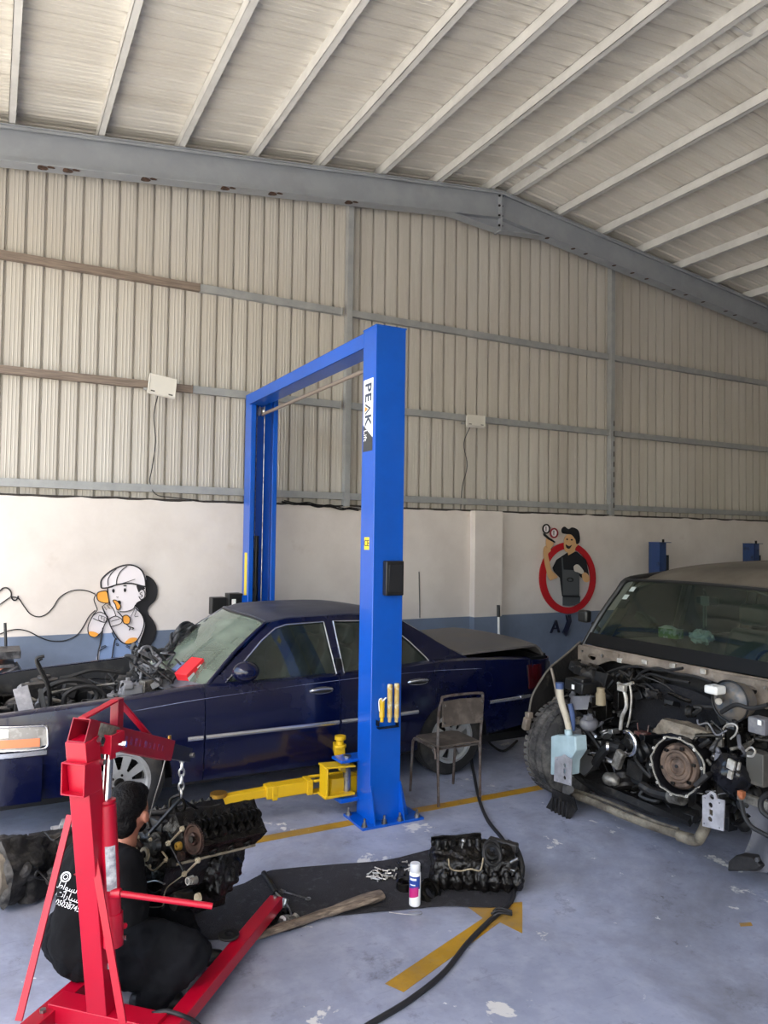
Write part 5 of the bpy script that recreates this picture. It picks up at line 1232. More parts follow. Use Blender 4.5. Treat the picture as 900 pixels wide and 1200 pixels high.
for i, (px, py, r_) in enumerate(((475, 1037, .055), (503, 1046, .075))):
    c = at(px, py, Z=.03); q = MB()
    q.lathe([(r_*.45, -.02), (r_, -.02), (r_*1.02, .0), (r_, .02), (r_*.8, .025), (r_*.75, .012), (r_*.45, .012)], c, ZV if i == 0 else V((.3, -.8, .7)), 30, close=True)
    tag(q.build('pulley', K['darksteel'], loc=c), ('dark metal pulley lying flat on the mat left of the spray can', 'large black pulley leaning on the engine cover right of the spray can')[i], 'pulley', 'pulleys on the mat')
# bolts in a heap, tools
rs = random.Random(9)
for i in range(46):
    px, py = 447+rs.gauss(0, 11), 1024+rs.gauss(0, 4.5)
    if i > 38: px, py = 475+rs.gauss(0, 8), 1016+rs.gauss(0, 3)
    c = at(px, py, Z=.016+.006*rs.random()); d = V((rs.uniform(-1, 1), rs.uniform(-1, 1), rs.uniform(-.1, .35))).normalized()
    q = MB(); L_ = rs.uniform(.03, .055); q.cyl(c, c+d*L_, .004, seg=6); q.cyl(c-d*.006, c, .008, seg=6)
    o = q.build('bolt', K['alubright'] if i % 3 else K['darksteel'], loc=c); tag(o, 'small loose engine bolt in the heap on the black mat left of the pulleys', 'bolt', 'loose bolts on the mat')
def wrench(p0, p1, nm, lab, m, w=.016, ring=True):
    a, b = at(*p0, Z=.02), at(*p1, Z=.02); d = (b-a).normalized(); n = d.cross(ZV)
    t = thing(nm, lab, 'tool', a-ZV*.01); q = MB(); q.beam(a+d*.02, b-d*.02, w*.6, .006); q.build('shaft', m, t, bevel=.001)
    q = MB()
    if ring: q.torus(b, ZV, w*.85, .004, 18, 6)
    q.beam(a+d*.02+n*.008, a-d*.01+n*.014, .008, .007); q.beam(a+d*.02-n*.008, a-d*.01-n*.014, .008, .007); q.beam(a+d*.028, a+d*.014, .026, .007); q.build('jaw', m, t); return t
wrench((329, 1044), (361, 1053), 'spanner', 'bright steel spanner lying across the black mat near the crane leg', K['steel'])
wrench((383, 1071), (415, 1053), 'pry_bar', 'dark flat pry bar lying on the mat beside the wood', K['darksteel'], .02, False)
a, b = at(309, 1023, Z=.03), at(343, 1078, Z=.03)
t = thing('ratchet', 'black handled ratchet lying beside the tip of the crane leg', 'tool', a-ZV*.03); q = MB(); q.cyl(a, a.lerp(b, .45), .016, seg=12); q.build('grip', K['black'], t); q = MB(); q.tube([a.lerp(b, .45), a.lerp(b, .75)+V((.02, .01, 0)), b], .0055, seg=8); q.cyl(b-ZV*.012, b+ZV*.012, .02, seg=16); q.build('ratchet_head', K['steel'], t)
for i, (px, py) in enumerate(((322, 1058), (328, 1062), (333, 1068), (318, 1066), (325, 1073), (330, 1078), (318, 1079), (338, 1080), (312, 1084), (308, 1075))):
    px += 4; c = at(px, py, Z=.015); q = MB(); r_ = .018+.006*rs.random(); q.lathe([(.006, 0), (r_, 0), (r_, .03), (r_*.9, .045), (.006, .045)], c-ZV*.005, V((rs.uniform(-1, 1), rs.uniform(-1, 1), .5)), 12, close=True)
    tag(q.build('socket', K['steel'] if i % 2 else K['darksteel'], loc=c), 'steel socket among the scatter of sockets beside the crane leg tip', 'socket', 'sockets by the crane leg')
c = at(335, 1080, Z=.02); q = MB(); q.torus(c, V((0, 0, 1)), .035, .010, 26, 8); q.lathe([(.03, -.01), (.038, -.01), (.038, .02), (.03, .02)], c, ZV, 24, close=True)
tag(q.build('hose_clamp_ring', K['steel'], loc=c), 'bright steel clamp ring lying at the near end of the wood', 'ring')
q = MB(); q.tube([at(x, y, Z=.008) for x, y in ((456, 1069), (470, 1071), (485, 1072), (494, 1071), (492, 1068), (478, 1069))], .0018, seg=5); tag(q.build('wire_clip', K['steel'], loc=at(475, 1070, Z=0)), 'thin bent wire lying on bare floor below the spray can', 'wire')
# rubber ring lying on the crane leg
c = at(268, 1096, Z=.135); q = MB(); q.lathe([(.022, -.006), (.05, -.006), (.053, 0), (.05, .006), (.022, .006)], c, ZV, 32, close=True)
tag(q.build('seal_ring', K['rubber'], loc=c-ZV*.01), 'flat black rubber ring lying on the red crane leg', 'ring')
# hoses over the floor
hz = mat('black_air_hose', '#1c1c20', .6)
def fhose(pts, r, nm, lab, Z=None):
    P = [at(x, y, Z=(r if len(p_) == 2 else p_[2])) for p_ in pts for x, y in [p_[:2]]]; q = MB(); q.tube(P, r, seg=8, n=8); return tag(q.build(nm, hz, loc=P[0]-ZV*r), lab, 'hose')
fhose([(598, 852), (585, 862), (566, 870), (553, 885), (556, 910), (562, 938), (572, 962), (590, 985), (601, 1010), (603, 1040), (596, 1060), (575, 1078), (548, 1105), (520, 1140), (480, 1172), (434, 1200), (415, 1212)], .0135, 'air_hose', 'long black hose snaking over the floor past the chair to the arrow')
fhose([(606, 868), (590, 880), (575, 872), (568, 862), (556, 858), (545, 862)], .012, 'short_hose', 'black hose curling under the sedan boot')
cc = at(586, 1070, Z=.02)
q = MB()
for k in range(3): q.tube([at(575+rs.uniform(-3, 3), 1068+k*3, Z=.02), at(585, 1064+k*3, Z=.035), at(600, 1068+k*2, Z=.02)], .006, seg=6)
tag(q.build('cable_tangle', hz, loc=cc), 'small tangle of black cable by the hose on the yellow arrow tip', 'cable')
P = [V(p) for p in ((.62, 3.10, .15), (.68, 3.08, .135), (.74, 3.06, .14), (.80, 3.02, .02), (.82, 2.95, .01))]
P = [at(178, 1188, Z=.13), at(195, 1185, Z=.14), at(213, 1190, Z=.13), at(228, 1197, Z=.08), at(240, 1208, Z=.02)]
q = MB(); q.tube(P, .009, seg=8); tag(q.build('crane_hose', hz, loc=P[0]), 'short black hose lying over the foot of the red crane', 'hose')

# gearbox at the left
gb = thing('gearbox', 'large greasy black gearbox lying on the floor at the far left edge', 'gearbox', (.3, 5.1, 0))
g0 = at(-12, 1030, Z=.17); g1 = at(128, 985, Z=.12); gd = (g1-g0); gd.z = 0; gl = gd.length; gd.normalize()
GM = Matrix(((gd.x, -gd.y, 0, g0.x), (gd.y, gd.x, 0, g0.y), (0, 0, 1, 0), (0, 0, 0, 1)))
mgb = mat('dusty_black_gearbox', '#131213', .6, .2, col2='#1e1d1c', scale=7, dirt='#56534f', dscale=6, dlo=.5, dhi=.75, bump=.8, bscale=30)
q = MB(GM); q.lathe([(0, 0), (.16, 0), (.19, .02), (.18, .12), (.14, .25), (.12, .3), (.11, .6), (.085, .75), (.07, gl), (0, gl+.02)], (0, 0, .19), (1, 0, 0), 26, wob=lambda t: 1+.06*math.sin(6*t)); q.build('casing', mgb, gb, disp=.07, dscale=.07, dlev=2)
q = MB(GM); q.b2((.12, -.17, .02), (.62, .13, .16)); q.build('sump_pan', mgb, gb, disp=.05, dscale=.07, dlev=4)
q = MB(GM); q.lathe([(0, -.05), (.10, -.04), (.15, .0), (.16, .05), (.16, .08)], (-.02, 0, .2), (1, 0, 0), 28); q.build('torque_converter', mat('tan_dusty_casting', '#6d6559', .7, .3, dirt='#8d8474', dscale=5, bump=.4), gb)
junk(gb, ('casing_lug', 'gearbox_pipe'), tuple(min(a, b) for a, b in zip(GM @ V((.1, -.2, .08)), GM @ V((.8, .06, .34)))), tuple(max(a, b) for a, b in zip(GM @ V((.1, -.2, .08)), GM @ V((.8, .06, .3)))), 24, 9, [mgb, K['dustblack'], mgb, K['grime'], MATS['grey_dusty_casting']], random.Random(21), .085, .25)
# ---------------------------------------------------------------- stripped SUV
YS = 4.05
suv = thing('suv', 'dusty silver SUV with its whole front stripped to the bare gearbox bell', 'car', (6.0, YS, 0))
ms_ = mat('dusty_silver_paint', '#6b6459', .5, .3, col2='#7a7266', scale=2, dirt='#4f483f', dscale=3, dlo=.45, dhi=.75)
mroof2 = mat('brown_dust_on_roof', '#5e564b', .6, .1, col2='#675f53', scale=1.2, dirt='#494239', dscale=2, dlo=.45, dhi=.8)
mcw = mat('dusty_bare_cowl_metal', '#94887b', .5, .35, col2='#766b60', scale=6, dirt='#665a4d', dscale=9, dlo=.52, dhi=.75, bump=.2)
mpil = mat('dark_pillar', '#1c1c1c', .4)
ws2 = glass('dark_green_windscreen', '#b9c8bc', .02, film='#5d6a5e', fa=.07)
dk2 = mat('sooty_black_bay', '#0d0c0c', .6, .1, col2='#171514', scale=9, dirt='#5c544a', dscale=8, dlo=.58, dhi=.85, bump=.5, bscale=40)
def H2w(z): return .95 if z < 1.15 else .95-.19*(z-1.15)/.7
def rz2(x): return lerp_tab([(4.97, 1.775), (5.08, 1.84), (5.25, 1.895), (5.6, 1.93), (6.3, 1.955), (7.3, 1.955), (8.2, 1.90)], x)
def roof2(u, v):
    s = -1+2*v; x = 4.955+3.3*u; e = abs(s)
    yy = s*(.775 if x > 5.3 else .79); return V((x+.05*(1-u)*e**2*(1 if u < .3 else 0), YS+yy, rz2(x)-.115*e**3.5))
q = MB(); q.grid(roof2, 30, 24); q.build('roof', mroof2, suv, solid=.015)
def ws_(u, v):
    s = -1+2*u; b = V((4.64-.03*(1-s*s), YS+s*.925, 1.215)); t = V((4.985-.03*(1-s*s), YS+s*.785, 1.765+.02*(1-s*s))); return b.lerp(t, v)+V((-.03, 0, .0))*math.sin(math.pi*v)
q = MB(); q.grid(ws_, 20, 12); q.build('windscreen', ws2, suv)
def band(u, v):
    p = ws_(u, 0)*(1-v)+ws_(u, .17)*v; return p+V((-.012, 0, 0))
q = MB(); q.grid(band, 20, 3); q.build('wiper_cowl', mat('black_cowl_grille', '#070708', .5, spec=.25), suv, solid=.012)
for s in (0, 1):
    q = MB(); q.tube([ws_(s, -.1)+V((.0, 0, 0))]+[ws_(s, v/6) for v in range(7)]+[V((5.2, YS+(-1+2*s)*.775, 1.80)), V((5.6, YS+(-1+2*s)*.78, 1.83))], .024, seg=8, n=3); q.build('screen_pillar', mpil, suv)
q = MB(); q.tube([ws_(i/12, 1)+V((-.005, 0, .003)) for i in range(13)], .014, seg=6, n=2); q.build('screen_header', mpil, suv)
# cowl metal
def cowl2(u, v):
    s = -1+2*u; p = ws_(u, 0); return p+V((-.02-.05*v, 0, -.01-.07*v+.012*math.sin(v*6.3)))
q = MB(); q.grid(cowl2, 26, 8); q.build('cowl_rail', mcw, suv, solid=.01)
# wing mounts on both ends of the cowl with their holes
for s in (1, -1):
    q = MB(); yb = YS+s*.90
    o_ = [(4.30, 1.03), (4.42, 1.13), (4.60, 1.21), (4.66, 1.2), (4.66, 1.05), (4.5, 1.0), (4.38, .97)]
    q.plate([(YS+s*a, b) for a, b in ((.93, 1.205), (.95, 1.10), (.86, 1.02), (.70, 1.06), (.55, 1.12), (.45, 1.14), (.45, 1.19), (.7, 1.2))], lambda u, v, w: V((4.555+w, u, v)), .02, holes=[[(YS+s*(.75+.045*math.cos(a)), 1.125+.028*math.sin(a)) for a in [2*math.pi*i/14 for i in range(14)]]]); q.build('wing_mount', mcw, suv)
    q = MB(); q.bolt((4.55, YS+s*.62, 1.155), (-1, 0, 0), .013, .012); q.build('mount_bolt', K['steel'], suv); q = MB(); q.bolt((4.55, YS+s*.86, 1.16), (-1, 0, 0), .010, .012); q.build('mount_bolt', K['steel'], suv)
# firewall and tunnel
q = MB(); q.grid(lambda u, v: V((4.72-.06*math.sin(u*math.pi)+.02*noise.noise(V((u*7, v*6, 2))), YS-.9+1.8*u, .35+.79*v)), 24, 12); q.build('firewall', dk2, suv, solid=.02)
q = MB(); q.grid(lambda u, v: V((4.60+.03*math.sin(v*5), at(742, 800, X=4.62).y+(at(868, 800, X=4.62).y-at(742, 800, X=4.62).y)*u, .62+.42*v-.10*(2*u-1)**2)), 18, 8); q.build('heat_insulation', mat('black_felt_pad', '#15151a', .95, bump=.7, bscale=60), suv, solid=.03)
for px, py in ((726, 774), (755, 776), (788, 780), (824, 787)):
    c = at(px, py, X=4.55); q = MB(); q.box(c, (.012, .05, .035)); q.box(c+V((.01, 0, .015)), (.03, .05, .006)); q.build('cowl_clip', K['alubright'], suv, bevel=.003)
# inner wing on the far side
q = MB(); pts = [at(px, py, Y=4.97) for px, py in ((680, 752), (662, 768), (645, 782), (634, 797), (624, 815), (620, 835), (618, 853), (632, 858), (650, 845), (675, 822), (700, 800), (705, 770))]
q.plate([(p.x, p.z) for p in pts], lambda u, v, w: V((u, 4.97+w*(1), v)), .012); q.build('inner_wing', dk2, suv)
q = MB(); q.tube(pts[:7], .009, seg=6); q.build('wing_edge', mat('grey_flange_edge', '#5f5a53', .6, .3, dirt='#8b8377', dscale=14), suv)
q = MB(); q.tube([at(x, y, Y=4.93) for x, y in ((658, 810), (645, 826), (634, 840), (624, 852))], .014, seg=6); q.tube([at(x, y, X=4.2) for x, y in ((646, 783), (650, 800), (653, 818))], .012, seg=6); q.build('wing_stay', mcw, suv)
q = MB(); c = at(617, 848, Y=4.9); q.box(c, (.05, .05, .1), Matrix.Rotation(.3, 4, 'X')); q.box(at(620, 838, Y=4.9), (.05, .05, .05)); q.build('lamp_bracket', mcw, suv, bevel=.006)
# wheels
for cx in (4.32, 7.15):
    for s in (-1, 1):
        if cx < 5 and s < 0: continue
        wheel(cx, YS+s*.76, .385, .385, .25, s, mat('dusty_tyre_rubber', '#2e2d2e', .85, dirt='#77736d', dscale=7, dlo=.45, dhi=.75, bump=.2), suv, .22, 6, mrim, .3)
q = MB()
for s in (1,):
    for k in range(46):
        t_ = 2*math.pi*k/46; c = V((4.32+.389*math.cos(t_), YS+.76, .385+.389*math.sin(t_)))
        for dy in (-.08, 0, .08): q.box(c+V((0, dy, 0)), (.004, .06, .036), Matrix.Rotation(-t_, 4, 'Y'))
tr = q.build('tread_blocks', MATS['dusty_tyre_rubber'], suv)
# body sides, doors and rear
def sidep(x0, x1, z0, z1, s, nm, m, hole=None):
    q = MB(); f = lambda x, z: V((x, YS+s*(H2w(z)+.02*math.sin(min(z, 1.1)*2.6)), z))
    q.plate(dens([(x0, z0), (x1, z0), (x1, z1), (x0, z1)], 10) if not isinstance(x0, list) else dens(x0, 3), lambda u, v, w: f(u, v)+V((0, -s*w, 0)), .03, holes=[dens(h, 3) for h in (hole or [])]); return q.build(nm, m, suv)
for s in (-1, 1):
    sidep([(4.72, .42), (5.75, .42), (5.75, 1.80), (5.1, 1.78), (4.74, 1.22)], 0, 0, 0, s, 'front_door', ms_, [[(4.92, 1.24), (5.7, 1.22), (5.7, 1.74), (5.16, 1.72)]])
    sidep([(5.76, .42), (6.75, .42), (6.9, .8), (6.75, 1.82), (5.76, 1.80)], 0, 0, 0, s, 'rear_door', ms_, [[(5.82, 1.22), (6.66, 1.22), (6.66, 1.75), (5.82, 1.75)]])
    sidep([(6.92, .85), (7.1, .86), (7.4, .82), (7.6, .5), (8.2, .5), (8.3, 1.1), (8.2, 1.8), (6.77, 1.82)], 0, 0, 0, s, 'rear_quarter', ms_, [[(6.85, 1.25), (8.1, 1.25), (8.02, 1.72), (6.85, 1.75)]])
    q = MB()
    for a, b, c_, d_ in ((4.92, 5.7, 1.22, 1.74), (5.82, 6.66, 1.22, 1.75), (6.85, 8.1, 1.25, 1.74)):
        q = MB(); q.plate([(a + (.24 if a < 5 else 0)*0, c_), (b, c_), (b, d_), (a+(.25 if a < 5 else 0), d_)], lambda u, v, w: V((u, YS+s*(H2w(v)-.005-w), v)), .005); q.build('side_window', mglz, suv)
q = MB(); q.b2((8.25, YS-.88, .45), (8.33, YS+.88, 1.1)); q.build('tailgate', ms_, suv, bevel=.02)
q = MB(); q.beam((8.3, YS, 1.1), (8.2, YS, 1.85), 1.6, .012, up=(1, 0, 0)); q.build('rear_window', mglz, suv)
q = MB(); q.b2((4.75, YS-.9, .32), (8.3, YS+.9, .40)); q.build('floor_pan', K['black'], suv)
m_ = at(685, 722, Y=5.12); q = MB(); q.box(m_, (.07, .12, .11)); q.beam(m_+V((.03, -.06, -.05)), (4.95, 4.99, 1.22), .04, .04); q.build('door_mirror', mpil, suv, bevel=.03, seg=3)
# cabin
mint = mat('grey_green_cabin', '#4b4f49', .8); 
q = MB(); q.grid(lambda u, v: V((4.78+.5*u, YS-.85+1.7*v, 1.14+.05*math.sin(u*2.8)-.25*max(0, u-.8))), 8, 10); dsh = q.build('dashboard', mat('dark_dash_top', '#1d1f1e', .7), suv, solid=.03)
q = MB(); q.b2((5.15, YS-.85, .6), (5.25, YS+.85, 1.12)); q.build('dash_front', mint, suv)
q = MB(); q.torus((5.38, YS-.4, 1.12), (1, 0, .5), .19, .015); q.cyl((5.2, YS-.4, 1.05), (5.37, YS-.4, 1.12), .04); q.build('steering_wheel', K['black'], suv)
for y in (YS-.42, YS+.42):
    q = MB(); q.b2((5.55, y-.27, .55), (6.05, y+.27, .75)); st = q.build('seat', mint, suv, bevel=.05)
    q = MB(); q.beam((6.02, y, .72), (6.2, y, 1.32), .5, .15, w2=.42, h2=.1); q.build('seat_back', mint, st, bevel=.05)
    q = MB(); q.box((6.22, y, 1.45), (.1, .28, .2)); q.build('headrest', mint, st, bevel=.04)
q = MB(); q.b2((6.6, YS-.7, .55), (7.1, YS+.7, .75)); q.beam((7.1, YS, .7), (7.25, YS, 1.3), 1.4, .15); q.build('rear_bench', mint, suv, bevel=.05)
# mirror with hanging ornament, windscreen stickers
mc2 = at(829, 704, X=5.12); q = MB(); q.box(mc2, (.03, .2, .065)); q.cyl(mc2, mc2+V((-.05, 0, .1)), .01); q.build('rear_view_mirror', K['black'], suv, bevel=.01)
q = MB(); q.box(mc2+V((-.03, 0, .0)), (.02, .07, .075)); q.cyl(mc2+V((-.03, .012, -.03)), mc2+V((-.03, .012, -.22)), .006, seg=6); q.cyl(mc2+V((-.03, -.012, -.03)), mc2+V((-.03, -.012, -.2)), .005, seg=6); q.build('hanging_ornament', mat('silver_grey_trinket', '#6f7673', .4, .3), suv)
for (a_, b_) in (((731, 691), (742, 688)), ((725, 699), (735, 695))):
    p0, p1 = at(a_[0], a_[1], Y=4.78), at(b_[0], b_[1], Y=4.70); c = (p0+p1)/2
    u_ = .915 if a_[1] < 695 else .925; v_ = .9 if a_[1] < 695 else .78
    q = MB(); q.grid(lambda u, v: ws_(u_-.035*u, v_-.07*v)+V((-.004, 0, .002)), 3, 3); q.build('window_sticker', mat('pale_sticker', '#a6afa9', .5), suv)
q = MB(); q.grid(lambda u, v: ws_(.93-.05*u, .70-.12*v)+V((.02, 0, 0)), 3, 3); q.build('toll_tag', mpil, suv, solid=.012)
# mechanism of the bay
def sx(px, py, X): return at(px, py, X=X)
def part_tube(nm, pts, X, r, m, seg=8):
    q = MB(); q.tube([sx(p[0], p[1], p[2] if len(p) > 2 else X) for p in pts], r, seg=seg, n=6); return q.build(nm, m, suv)
bell = sx(793, 898, 4.12); k = (bell-CAM).dot(FW)/FPX    # metres per pixel there
ax = V((-1, -.12, .08)).normalized()
def bd(nm, prof, m, c=bell, par=suv, seg=40, wob=None): q = MB(); q.lathe([(r*k, h) for r, h in prof], c, ax, seg, wob=wob); return q.build(nm, m, par)
bh = bd('bell_housing', [(31, -.16), (33, -.02), (34, .0), (30.5, .004), (29.5, -.02), (28, -.12)], mat('black_bell_inside', '#17161a', .5, .4), wob=lambda t: 1+.02*math.cos(8*t))
fl_ = []
for i in range(72):
    t_ = 2*math.pi*i/72; rr = 33+2.2*max(0, math.cos(6*t_+.4))**4; rr += 5.0*max(0, math.cos(t_-.35))**10
    fl_.append((rr*math.cos(t_), rr*math.sin(t_)))
fi = [(a*.945, b*.945) for a, b in fl_]
EXv = V((0, -1, 0)); EXv = (EXv-ax*EXv.dot(ax)).normalized(); EYv = ax.cross(EXv)
if EYv.z < 0: EYv = -EYv
def bmap(u, v, w): return bell + EXv*u*k + EYv*v*k + ax*(.004+w)
q = MB(); q.plate(fl_, bmap, .008, holes=[fi]); q.build('bell_flange', mat('bare_bell_edge', '#a9a499', .4, .5, col2='#77726a', scale=30), bh)
for i in range(10):
    t_ = 2*math.pi*i/10+.2; c = bmap(33.5*math.cos(t_), 33.5*math.sin(t_), .008); q = MB(); q.lathe([(.004, 0), (.010, 0), (.010, .006), (.004, .006)], c, ax, 12, close=True); q.build('flange_boss', K['alubright'], bh)
brz = mat('bronze_converter', '#7e6a5c', .4, .6, col2='#5f4f45', scale=10, dirt='#3c322d', dscale=9)
tc_ = bd('torque_converter', [(0, .0), (4, .0), (5, -.004), (8, -.004), (9, .004), (10, .004), (11, -.004), (15, -.004), (16, .003), (18.5, .002), (19.5, -.014), (23.5, -.014), (26, -.03), (26, -.1)], brz)
q = MB(); q.lathe([(0, .006), (2*k, .006), (2*k, 0)], bell, ax, 12); q.build('pilot_hub', K['black'], tc_)
for i in range(6):
    t_ = 2*math.pi*i/6+.3; q = MB(); q.box(bell+(EXv*math.cos(t_)+EYv*math.sin(t_))*21.5*k-ax*.008, (.016, .03, .02)); q.build('drive_lug', K['darksteel'], tc_, bevel=.003)
# exhaust heat shield over the bell
q = MB(); P = [sx(x, y, 4.25) for x, y in ((762, 858), (778, 842), (800, 846), (826, 858), (829, 864), (812, 866), (790, 858), (772, 860))]
q.plate([(p.y, p.z) for p in P], lambda u, v, w: V((4.25+w-.03*math.sin(u*9), u, v)), .07); q.build('heat_shield', mat('tan_heat_shield', '#8d8272', .6, .3, col2='#6a6053', scale=12, bump=.5), suv, disp=.02, dscale=.05)
# booster
bo_ = sx(855, 822, 4.36); k2 = (bo_-CAM).dot(FW)/FPX
def lz2(nm, c, prof, m, par=suv, a=(-1, 0, .0), seg=36): q = MB(); q.lathe(prof, c, a, seg); return q.build(nm, m, par)
bs = lz2('brake_booster', bo_, [(0, .03), (15*k2, .03), (19*k2, .02), (21*k2, .0), (23.5*k2, -.01), (23.5*k2, -.03), (20*k2, -.12)], mat('dusty_booster_shell', '#76706a', .5, .4, col2='#4a525c', scale=8, dirt='#7c7060', dscale=12, dlo=.45, dhi=.7))
q = MB(); q.torus(bo_-V((0, 0, 0)), (-1, 0, 0), 24*k2, .006, 40); q.build('booster_rim', K['black'], bs)
mcx = sx(838, 808, 4.26); q = MB(); q.box(mcx, (.1, .10, .055)); q.build('fluid_reservoir', K['white'], suv, bevel=.012)
q = MB(); q.cyl(sx(845, 818, 4.35), sx(842, 822, 4.2), .022, seg=14); q.cyl(sx(846, 808, 4.4), sx(846, 802, 4.4), .02, seg=14); q.build('master_cylinder', K['alu'], suv)
# washer bottle with its filler tube
q = MB(); X_ = 4.02
P = [sx(x, y, X_) for x, y in ((642, 864), (652, 861), (674, 863), (675, 880), (667, 892), (666, 909), (644, 908))]
q.plate([(p.y, p.z) for p in P], lambda u, v, w: V((X_+w, u, v)), .12); wbt = q.build('washer_bottle', mat('pale_blue_bottle', '#b3c9cf', .45, col2='#9fb5bb', scale=5), suv, bevel=.012, seg=3)
q = MB(); q.tube([sx(x, y, 4.08) for x, y in ((656, 806), (657, 818), (660, 830), (664, 842), (667, 857))], lambda t: .030-.006*t, seg=12); q.build('filler_tube', mat('cream_filler_tube', '#bfb5a2', .6, dirt='#8f8472', dscale=8), wbt)
q = MB(); a = sx(656, 807, 4.08); b = sx(656, 800, 4.08); q.cyl(a, b, .034, seg=16); q.build('filler_cap', mat('blue_cap', '#3c4f78', .5), wbt)
q = MB(); q.cyl(sx(667, 866, 4.06), sx(666, 855, 4.06), .033, .03, seg=14); q.build('bottle_neck', MATS['pale_blue_bottle'], wbt)
# bumper mounting plates
def mplate(pts, X, holes, label=None):
    q = MB(); P = [sx(x, y, X) for x, y in pts]; Hs = []
    for hx_, hy_, w_, h_, sq in holes:
        c = sx(hx_, hy_, X); kk = (c-CAM).dot(FW)/FPX
        Hs.append([(c.y+w_*kk*a, c.z+h_*kk*b) for a, b in ((-1, -1), (1, -1), (1, 1), (-1, 1))] if sq else [(c.y+w_*kk*math.cos(t), c.z+h_*kk*math.sin(t)) for t in [2*math.pi*i/14 for i in range(14)]])
    q.plate([(p.y, p.z) for p in P], lambda u, v, w: V((X+w, u, v)), .008, holes=Hs); return q.build('mounting_plate', mat('galvanised_mount_plate', '#c2c1c6', .4, .5, col2='#a5a3a8', scale=12), suv)
mplate([(650, 887), (658, 886), (661, 884), (665, 887), (670, 890), (669, 921), (649, 915)], 3.93, [(662, 897, 2.4, 2.4, 0), (661.5, 904, 2.0, 2.6, 1), (661.5, 911.5, 2.4, 2.4, 0), (653, 890, .8, .8, 0), (653, 914, .8, .8, 0), (667, 918, .8, .8, 0)])
mplate([(823, 932), (828, 931), (833, 927), (838, 930), (840, 936), (849, 938), (847.5, 974), (823, 968)], 3.93, [(834, 934, 3.2, 3.0, 0), (832.5, 943.5, 3., 3., 0), (833, 952, 2.6, 3.2, 1), (832, 960, 3., 3., 0), (826, 935, .8, .8, 0), (843, 941, .8, .8, 0), (825, 965, .9, .9, 0), (843, 970, .9, .9, 0)])
q = MB(); q.beam(sx(664, 925, 4.0), sx(668, 930, 4.2), .06, .08); q.cyl(sx(668, 925, 3.93), sx(668, 925, 4.0), .03, seg=14); q.build('rail_end', K['dustblack'], suv)
# rails, lower cross tubes
tanm = mat('tan_chassis_tube', '#8b8373', .6, .3, col2='#5f574b', scale=8, dirt='#3d372f', dscale=10, dlo=.5, dhi=.7)
for s in (1, -1):
    q = MB(); q.beam((4.34, YS+s*.5, .46), (4.75, YS+s*.5, .42), .08, .12); q.beam((4.75, YS+s*.5, .42), (8.2, YS+s*.5, .42), .08, .12); q.build('chassis_rail', K['dustblack'], suv, bevel=.01)
q = MB(); q.tube([sx(x, y, 4.06) for x, y in ((664, 929), (690, 938), (730, 955), (770, 970), (800, 979), (818, 984))], .024, seg=10, flat=1.2); q.build('lower_beam', tanm, suv)
q = MB(); q.tube([sx(x, y, 4.12) for x, y in ((672, 926), (700, 935), (735, 949), (770, 964), (795, 972))], .014, seg=8); q.build('lower_stay', tanm, suv)
q = MB(); q.tube([sx(x, y, 4.04) for x, y in ((795, 979), (815, 985), (822, 978), (828, 965), (832, 950))], .035, seg=10); q.build('beam_elbow', tanm, suv)
# track of pipes
part_tube('exhaust_pipe', [(752, 920), (765, 928), (785, 933), (800, 935)], 4.25, .035, K['dustblack'])
q = MB(); q.cyl(sx(786, 933, 4.22), sx(800, 936, 4.2), .045, .045, seg=20); q.build('pipe_coupling', K['alu'], suv)
part_tube('air_con_pipe', [(730, 806), (733, 815), (734, 828), (729, 840), (727, 855)], 4.3, .014, K['alubright'])
part_tube('air_con_pipe', [(738, 802), (740, 818), (738, 840), (735, 852)], 4.32, .008, K['alubright'])
part_tube('air_con_pipe', [(724, 800), (731, 803), (742, 800)], 4.32, .012, K['alubright'])
q = MB(); q.box(sx(729, 806, 4.28), (.04, .07, .05)); q.build('pipe_fitting', K['alubright'], suv, bevel=.006)
cr = sx(736, 871, 4.2); kr = (cr-CAM).dot(FW)/FPX
q = MB(); q.tube([cr+V((0, -math.cos(t)*12*kr, math.sin(t)*13*kr)) for t in [-1.9+3.9*i/14 for i in range(15)]], .018, seg=10, n=2); q.build('turbo_pipe', K['chrome'], suv)
q = MB(); q.lathe([(.0, .02), (.03, .02), (.055, 0), (.055, -.06)], cr+V((.03, .02, 0)), (-1, 0, 0), 24); q.build('turbo_housing', K['grime'], suv)
q = MB(); q.lathe([(.03, 0), (.037, 0), (.037, .02), (.03, .02)], sx(714, 875, 4.2), (-.5, .6, 0), 18, close=True); q.build('hose_clamp', K['chrome'], suv)
part_tube('intake_hose', [(728, 877, 4.22), (715, 875, 4.22), (704, 884, 4.24), (698, 895, 4.26)], 4.2, .035, K['rubber'])
q = MB(); q.box(sx(753, 866, 4.45), (.08, .1, .11)); q.cyl(sx(748, 856, 4.42), sx(747, 847, 4.42), .005, seg=6); q.cyl(sx(759, 858, 4.42), sx(760, 850, 4.42), .005, seg=6); q.build('solenoid', mat('dull_red_brown_part', '#5b2f2c', .6, dirt='#8b8376', dscale=9), suv, bevel=.01)
q = MB(); q.cyl(sx(704, 826, 4.2), sx(704, 812, 4.2), .038, seg=18); q.cyl(sx(704, 812, 4.2), sx(704, 806, 4.2), .03, seg=14); q.build('fuel_filter', mat('tan_plastic_part', '#8c7f66', .6), suv)
q = MB(); q.lathe([(.0, .05), (.05, .05), (.07, .02), (.07, -.06)], sx(690, 790, 4.35), (-.6, .1, .8), 20); q.build('strut_top', K['dustblack'], suv)
